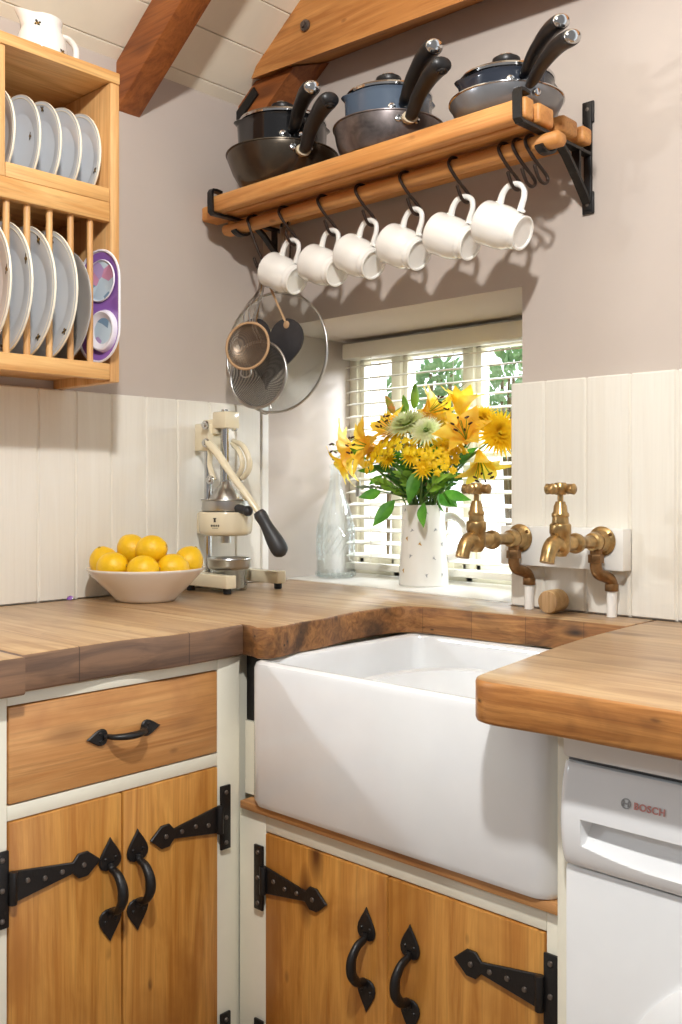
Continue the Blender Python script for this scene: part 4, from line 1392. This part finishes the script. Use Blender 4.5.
# ------------------------------------------------------------------ bottle
bt = thing('glass_bottle', 'clear cut glass bottle on the window sill left of the flowers', 'bottle', (.088, .185, Z_C+.0022))
mb = MB()
def bprof(off=0):
    return [(.050-off, .004), (.0515-off, .012), (.0520-off, .10), (.0515-off, .125), (.047-off, .160), (.038-off, .190), (.028-off, .215), (.0195-off, .240), (.0165-off, .265), (.0155-off, .285), (.0160-off, .296)]
mb.lathe([(0, .006), (.040, .004), (.046, 0)]+bprof(), 56)
mb.lathe([(.0160, .296), (.0185, .297), (.0185, .305), (.0135, .306)]+[(r, z) for r, z in bprof(.0028)][::-1]+[(0, .012)], 56)
mb.build('body', M['glass'], bt, world=False, angle=60)
mb = MB()
for k in range(18):
    for sgn in (1, -1):
        pth = []
        for j in range(13):
            z = .060+.085*j/12
            r = .0522 if z < .125 else .0522-(z-.125)/.035*.005
            a = 2*PI*k/18+sgn*j/12*1.05
            pth.append((r*math.cos(a), r*math.sin(a), z))
        mb.tube(pth, .0009, 5)
for k in range(20):
    a = 2*PI*k/20
    mb.sphere((.0500*math.cos(a), .0500*math.sin(a), .010), .0065, (1, 1, 1.2), u=8, v=6)
mb.build('cut_pattern', M['glass'], bt, world=False)

# ------------------------------------------------------------------ flower jug
JC = V((.390, .185, Z_C+.0022))
fj = thing('flower_jug', 'tall white jug printed with grey bees holding yellow flowers on the sill', 'jug', JC)
mb = MB()
mb.lathe([(0, .004), (.058, .003), (.0605, .0), (.0620, .002), (.0622, .006), (.0600, .05), (.0575, .10), (.0552, .15), (.0545, .185), (.0552, .198), (.0535, .1995), (.0515, .185), (.0525, .15), (.055, .10), (.058, .03), (.05, .010), (0, .010)], 64)
rnd = random.Random(4)
for row, z in enumerate((.035, .072, .108, .145, .180)):
    for k in range(7):
        a = 2*PI*(k+(row % 2)*.5)/7+rnd.uniform(-.15, .15)
        zz = z+rnd.uniform(-.009, .009)
        r = .0622-(zz/.19)*.0076+.0006
        n_ = V((math.cos(a), math.sin(a), .04))
        Q = at(n_*r+V((0, 0, zz-.04*r)), n_) @ Matrix.Rotation(rnd.uniform(-.9, .9), 4, 'Z') @ Matrix.Scale(.0058, 4)
        mb.mat(1 if rnd.random() < .75 else 2)
        mb.prism([(0, -1), (.35, .2), (1.0, .9), (.25, .55), (0, .9), (-.25, .55), (-.75, .7), (-.35, .2)], -.05, .03, 0, Q)
mb.mat(0)
mb.build('body', [M['china'], M['logo_grey'], M['bee_gold']], fj, world=False)
ha = Rv*.93+Av*-.1
ha.normalize()
MB().tube(curve_pts([ha*.050+V((0, 0, .168)), ha*.072+V((0, 0, .172)), ha*.098+V((0, 0, .150)), ha*.102+V((0, 0, .115)), ha*.084+V((0, 0, .078)), ha*.056+V((0, 0, .066))], 28), [.0078, .0068, .0066, .007, .0075], 12, flat=1.3).build('handle', M['china'], fj, world=False)

# ------------------------------------------------------------------ flowers, each stem a thing
JTOP = JC+V((0, 0, .196))
cnt = [0]
def stem_thing(name, label, cat, tip, mat='stem', r=.0026, sag=.02, grp='flowers in the jug'):
    tip = V(tip)
    cnt[0] += 1
    a = cnt[0]*2.399
    dirn = V((tip.x-JC.x, tip.y-JC.y, 0))
    dl = min(1, dirn.length/.15)
    rim = JTOP+(dirn.normalized()*.036*dl if dirn.length > 1e-4 else V((0, 0, 0)))+V((math.cos(a), math.sin(a), 0))*.012
    foot = JC+V((math.cos(a)*.03-dirn.x*.08, math.sin(a)*.03-dirn.y*.08, .03))
    foot = JC+V((max(-.035, min(.035, foot.x-JC.x)), max(-.035, min(.035, foot.y-JC.y)), .022))
    t = thing(name, label, cat, foot, grp)
    mid = rim.lerp(tip, .5)+V((0, 0, sag))
    path = curve_pts([foot, rim, mid, tip], 22)
    MB().tube(path, [r*1.1, r, r*.85], 7).build('stem', M[mat], t)
    return t, path
def leafs(t, path, spots, mat='leaf_d', L=.06, W=.018):
    for (s, ang, dz) in spots:
        p = path[int(s*(len(path)-1))]
        d = V((math.cos(ang), math.sin(ang), dz))
        mb = MB().petal(at(p, d), L, W, .0, .9, .18, tip=.8, base=.1, nu=8, nv=4, peak=.4)
        mb.build('leaf', M[mat], t)
def lily(label, tip, d, open_=1.0, size=1.0, mat='petal_y', stam=True):
    d = V(d).normalized()
    tip = V(tip)
    t, path = stem_thing('lily', label, 'lily', tip-d*.012)
    Q = at(tip-d*.012, d)
    for k in range(6):
        inner = k % 2
        A = Q @ Matrix.Rotation(k*PI/3+.2, 4, 'Z')
        mb = MB().petal(A @ T(.003, 0, 0), .104*size, (.052 if inner else .038)*size, .10+.12*open_, .55+1.25*open_+random.uniform(-.25, .3), .22, tip=.75, base=.16, nu=12, nv=6, wav=.03, peak=.55)
        mb.build('petal', M[mat], t)
    mb = MB()
    if stam:
        for k in range(6):
            a = k*PI/3
            e = Q @ V((.022*math.cos(a)*size, .022*math.sin(a)*size, .078*size))
            mb.mat(0).tube(curve_pts([Q @ V((0, 0, .01)), Q @ V((.008*math.cos(a), .008*math.sin(a), .045*size)), e], 8), .0008, 5)
            mb.mat(1).sphere((0, 0, 0), .0026, (1, 1, 2.6), at(e, V((math.cos(a), math.sin(a), .4))), 8, 6)
        mb.mat(0).tube([Q @ V((0, 0, .01)), Q @ V((0, .003, .086*size))], .0012, 6)
        mb.build('stamen', [M['leaf_l'], M['anther']], t)
    return t, path
def daisy(label, tip, d, r, mat, core, rings=4, n=26, name='chrysanthemum', notch=False):
    d = V(d).normalized()
    t, path = stem_thing(name, label, 'flower', V(tip)-d*.01)
    Q = at(V(tip)-d*.008, d)
    mb = MB()
    for j in range(rings):
        m_ = n-j*3
        for k in range(m_):
            A = Q @ Matrix.Rotation(2*PI*(k+.5*(j % 2))/m_+random.uniform(-.05, .05), 4, 'Z') @ T(.003, 0, .0025*j)
            mb.petal(A, r*(1-.17*j)*random.uniform(.92, 1.05), r*.17, 1.35-.24*j, 1.65-.30*j, .1, tip=.5, base=.4, nu=5, nv=2)
    mb.build('petals', M[mat], t)
    MB().lathe([(r*.20, .004), (r*.16, .011), (0, .014)], 16, Q).build('centre', M[core], t)
    return t, path
def spray(label, tip, d, R_, n, mat='pollen', br=.0075, name='golden_spray'):
    d = V(d).normalized()
    tip = V(tip)
    t, path = stem_thing(name, label, 'flower', tip-d*.05, r=.002)
    rnd = random.Random(int(tip.x*9999))
    Q = at(tip-d*.05, d)
    hd, st = MB(), MB()
    for k in range(n):
        rr = R_*math.sqrt((k+.5)/n)
        a = k*2.4
        p = Q @ V((rr*math.cos(a), rr*math.sin(a), .05-rr*rr*6+rnd.uniform(-.006, .006)))
        st.tube([Q @ V((0, 0, 0)), Q @ V((rr*.4*math.cos(a), rr*.4*math.sin(a), .025)), p], .0008, 5)
        nn = (p-(tip-d*.09)).normalized()
        B_ = at(p, nn)
        hd.lathe([(br*.5, -.002), (br*.95, .0005), (br, .003), (br*.7, .0058), (0, .0068)], 9, B_)
        for q in range(9):
            hd.petal(B_ @ Matrix.Rotation(q*2*PI/9+rnd.random(), 4, 'Z'), br*1.5, br*.85, 1.0, 1.6, .1, tip=.5, base=.5, nu=3, nv=2)
    hd.build('flower_head', M[mat], t)
    st.build('branch', M['stem'], t)
    return t, path
def bud(label, tip, d, L, mat):
    d = V(d).normalized()
    t, path = stem_thing('lily_bud', label, 'flower bud', V(tip)-d*L*.5, r=.0022)
    Q = at(V(tip)-d*L*.5, d)
    mb = MB()
    rings = []
    for j in range(12):
        u = j/11
        r = L*.155*math.sin(PI*u**.8)**.8+.0012
        rings.append([Q @ V((r*(1+.10*math.cos(3*a))*math.cos(a), r*(1+.10*math.cos(3*a))*math.sin(a), L*u)) for a in [2*PI*k/18 for k in range(18)]])
    mb.loft(rings)
    mb.build('bud', M[mat], t)
def leaf_stem(label, tip, d, L, W, mat, bend=.9, name='leaf_stem', n=1, from_=None):
    d = V(d).normalized()
    t, path = stem_thing(name, label, 'foliage', tip, r=.0017, sag=.008)
    for k in range(n):
        dd = d if n == 1 else (d+V((math.cos(k*2.1), math.sin(k*2.1), .3*math.cos(k)))*.75).normalized()
        MB().petal(at(path[-1-(k*2 if n > 1 else 0)], dd), L*(1-.06*k), W, -.1, bend, .16, tip=.85, base=.12, nu=10, nv=4, peak=.42).build('leaf', M[mat], t)
def fern(label, tip, mat, n=26, L=.022, W=.008):
    t, path = stem_thing('feathery_stem', label, 'foliage', tip, r=.0014)
    mb = MB()
    rnd = random.Random(int(V(tip).x*777))
    for k in range(n):
        i = int((.45+.55*k/n)*(len(path)-1))
        p = path[i]
        d = (path[min(i+1, len(path)-1)]-path[i-1]).normalized()
        s = V((-d.y, d.x, rnd.uniform(-.3, .3))).normalized()*(1 if k % 2 else -1)
        mb.petal(at(p, d*.6+s), L*rnd.uniform(.7, 1.2), W, 0, .5, .1, nu=4, nv=2)
    mb.build('leaflets', M[mat], t)

vw = V((.72, -.68, .0))                     # towards the room
lily('amber lily opening far left over the glass bottle', (.205, .150, 1.262), (-.80, -.45, -.12), 1.15, 1.05, 'petal_o')
lily('amber lily beside the far left one, facing the room', (.275, .130, 1.262), (-.35, -.75, .05), .95, 1.0, 'petal_o')
lily('drooping yellow lily just above the bottle neck', (.195, .120, 1.228), (-.55, -.5, -.55), .9, .8, 'petal_y', False)
lily('pale yellow lily upper left below the orange bud', (.285, .180, 1.300), (-.4, -.5, .6), .35, .75, 'petal_y', False)
lily('amber lily at the top centre, opening to the right', (.405, .165, 1.335), (.75, .2, .45), .75, .95, 'petal_o')
lily('upright yellow lily at the top right by the grey leaves', (.492, .200, 1.335), (.15, -.1, .95), .35, .95, 'petal_y', False)
lily('amber lily on the right, facing the room beside the yellow chrysanthemum', (.560, .130, 1.270), (.25, -.6, .45), .7, .95, 'petal_o')
lily('yellow lily hanging down at the lower right', (.600, .125, 1.235), (.35, -.25, -.8), .8, .92, 'petal_y')
daisy('upper yellow fringed chrysanthemum at the right of the bouquet', (.588, .150, 1.322), (.25, -.65, .6), .046, 'daisy', 'pollen', 5, 28)
daisy('big yellow fringed chrysanthemum at the far right of the bouquet', (.640, .150, 1.285), (.75, -.55, .25), .060, 'daisy', 'pollen', 5, 32)
daisy('pale green white chrysanthemum at the middle of the bouquet', (.400, .105, 1.316), (.0, -.55, .8), .062, 'petal_g', 'leaf_l', 6, 30)
daisy('pale green white chrysanthemum right of the middle', (.470, .092, 1.296), (.3, -.75, .5), .046, 'petal_g', 'leaf_l', 5, 24)
daisy('small golden daisy low on the left of the bouquet', (.355, .085, 1.232), (-.1, -.9, .3), .030, 'pollen', 'pollen', 4, 16, 'golden_daisy')
daisy('small golden daisy at the front centre', (.432, .082, 1.238), (.2, -.9, .35), .032, 'pollen', 'pollen', 4, 16, 'golden_daisy')
daisy('lowest small golden daisy at the front', (.472, .078, 1.206), (.3, -.9, .2), .030, 'pollen', 'pollen', 4, 16, 'golden_daisy')
spray('golden spray left of centre above the small daisies', (.395, .093, 1.284), (-.1, -.6, .7), .056, 22, br=.0095)
spray('golden spray at the left behind the amber lilies', (.330, .110, 1.275), (-.3, -.6, .6), .044, 16, br=.0095)
spray('golden spray at the right of the front', (.508, .100, 1.232), (.3, -.7, .4), .042, 20, br=.0085)
spray('golden spray higher right of the front', (.525, .115, 1.255), (.5, -.6, .5), .036, 16, br=.0085)
lily('amber lily tucked in left of centre under the orange bud', (.335, .150, 1.292), (-.25, -.7, .55), .6, .85, 'petal_o')
lily('yellow lily behind the centre, below the top amber lily', (.445, .190, 1.310), (.1, -.4, .8), .5, .9, 'petal_y', False)
spray('wide golden spray at the very centre', (.455, .098, 1.262), (.1, -.7, .6), .050, 20, br=.0095)
spray('golden spray low between the left lilies', (.290, .105, 1.240), (-.4, -.7, .4), .040, 16, br=.009)
bud('orange lily bud at the upper left', (.285, .178, 1.372), (-.45, -.05, .85), .055, 'bud_o')
bud('lime lily bud leaning left next to the orange bud', (.306, .190, 1.350), (.7, -.2, .45), .055, 'leaf_l')
bud('upright green lily bud at the top', (.345, .205, 1.392), (.05, 0, 1), .065, 'leaf_l')
bud('small green lily bud left of the upright one', (.318, .200, 1.372), (-.25, 0, .95), .050, 'leaf_l')
leaf_stem('large leaf hanging over the left of the jug rim', (.358, .110, 1.128), (-.45, -.45, -.75), .085, .034, 'leaf', .35)
leaf_stem('leaf hanging down the front of the jug', (.452, .108, 1.122), (.1, -.25, -.9), .060, .030, 'leaf', .3)
leaf_stem('drooping leaves at the right above the jug handle', (.490, .140, 1.150), (.6, .1, -.6), .070, .026, 'leaf', .6, n=4)
leaf_stem('broad deep green leaf at the front above the jug', (.452, .092, 1.205), (-.2, -.3, -.9), .095, .034, 'leaf', .5)
leaf_stem('green leaf on the left above the bottle shoulder', (.300, .125, 1.150), (-.7, -.2, -.2), .060, .028, 'leaf', .6)
leaf_stem('dark upright leaves in the middle of the bouquet', (.420, .130, 1.255), (0, -.3, .9), .070, .020, 'leaf_d', .5, n=5)
leaf_stem('dark leaves at the right of the bouquet', (.520, .140, 1.210), (.5, -.2, .5), .065, .020, 'leaf_d', .6, n=5)
leaf_stem('dark leaves at the left of the bouquet', (.310, .130, 1.225), (-.5, -.3, .4), .065, .020, 'leaf_d', .6, n=5)
leaf_stem('grey green leaves at the very top right', (.462, .220, 1.372), (-.3, -.2, .6), .055, .014, 'leaf_s', 1.0, n=6)
leaf_stem('green leaves behind the yellow chrysanthemum', (.545, .195, 1.300), (.3, 0, .8), .060, .018, 'leaf', .6, n=4)
leaf_stem('green leaves under the far left lilies', (.240, .140, 1.232), (-.6, -.2, .0), .060, .016, 'leaf', .5, n=4)
fern('feathery sage stem reaching out low on the left', (.210, .145, 1.160), 'leaf_s')
fern('feathery stem at the lower right', (.590, .130, 1.205), 'leaf_d')
fern('feathery stem at the centre left', (.340, .110, 1.190), 'leaf_d', 30)
fern('feathery stem at the centre right', (.480, .120, 1.180), 'leaf_d', 30)
fern('pale feathery stem left of the jug rim', (.300, .105, 1.175), 'leaf_l', 34, .026, .010)
fern('pale feathery stem at the front centre', (.400, .085, 1.195), 'leaf_l', 34, .026, .010)
fern('pale feathery stem at the front right', (.520, .105, 1.190), 'leaf_l', 34, .026, .010)
fern('tall feathery stem in the left half', (.350, .100, 1.255), 'leaf', 34, .026, .010)
fern('tall feathery stem in the right half', (.500, .110, 1.250), 'leaf', 34, .026, .010)
leaf_stem('lime leaves low at the front left of the bouquet', (.350, .095, 1.165), (-.4, -.5, .3), .055, .018, 'leaf_l', .7, n=5)
leaf_stem('lime leaves low at the front right of the bouquet', (.490, .100, 1.170), (.4, -.4, .3), .055, .018, 'leaf_l', .7, n=5)
fern('feathery stem in the centre', (.425, .100, 1.220), 'leaf_d', 34)
for k, (x, y, z) in enumerate(((.38, .12, 1.25), (.44, .13, 1.26), (.35, .15, 1.24), (.50, .15, 1.26), (.41, .16, 1.28), (.47, .11, 1.22))):
    t, path = stem_thing('leafy_stem', ('leafy green stem left of centre', 'leafy green stem at the centre', 'leafy green stem at the left of the heap', 'leafy green stem at the right of the heap', 'leafy green stem at the back', 'leafy brown stem at the front right')[k], 'foliage', (x, y, z), mat='stem_b' if k == 5 else 'stem')
    leafs(t, path, [(.45, k, .5), (.55, k+2, .5), (.65, k+4, .5), (.75, k+1, .6), (.85, k+3, .6), (.93, k+5, .7)], 'leaf_d' if k % 2 else 'leaf', .05, .016)
# ------------------------------------------------------------------ camera
cam = bpy.data.cameras.new('camera')
cam.sensor_width = 36
cam.lens = 970/1024*36
cam.shift_y = -(512-489)/1024
cam.clip_start = .05
co = bpy.data.objects.new('camera', cam)
co.location = (1.8933, -1.7205, 1.156)
co.rotation_euler = (PI/2, 0, math.radians(43.14))
COL.objects.link(co)
SC.camera = co

# ------------------------------------------------------------------ light
def light(name, kind, loc, power, col, size=.1, to=None, sizey=None):
    l = bpy.data.lights.new(name, kind)
    l.energy = power
    l.color = col
    if kind == 'AREA':
        l.size = size
        if sizey:
            l.shape = 'RECTANGLE'
            l.size_y = sizey
    elif kind in ('POINT', 'SPOT'):
        l.shadow_soft_size = size
    o = bpy.data.objects.new(name, l)
    o.location = loc
    if to:
        o.rotation_euler = (V(to)-V(loc)).to_track_quat('-Z', 'Y').to_euler()
    COL.objects.link(o)
    return o
light('ceiling_lamp', 'POINT', (1.67, -1.54, 2.36), 112, (1, .985, .965), .05)
light('room_lamp', 'POINT', (-.55, -2.25, 1.76), 46, (.90, .95, 1), .05)
light('daylight_boost', 'AREA', (1.15, 1.5, 2.15), 185, (.84, .91, 1), 1.0, (.05, .05, 1.15), .8)  # added area lamp outside, lifts the sky light on the window reveal
w = bpy.data.worlds.new('world')
SC.world = w
w.use_nodes = True
t = w.node_tree
bg = t.nodes['Background']
tc = t.nodes.new('ShaderNodeTexCoord')
sp = t.nodes.new('ShaderNodeSeparateXYZ')
t.links.new(tc.outputs['Generated'], sp.inputs[0])
f = mrange(t, sp.outputs['Y'], -.15, .35, 0, 1)
c = mixc(t, f, (.285, .275, .27, 1), (2.6, 2.8, 3.0, 1))
t.links.new(c, bg.inputs['Color'])
bg.inputs['Strength'].default_value = 1.0
vs = SC.view_settings
vs.view_transform = 'Standard'
vs.look = 'None'
vs.exposure = .07
vs.gamma = 1
vs.use_curve_mapping = False
SC.cycles.max_bounces = 10
SC.cycles.transparent_max_bounces = 24
SC.cycles.caustics_reflective = False
SC.cycles.caustics_refractive = False
SC.cycles.use_denoising = True
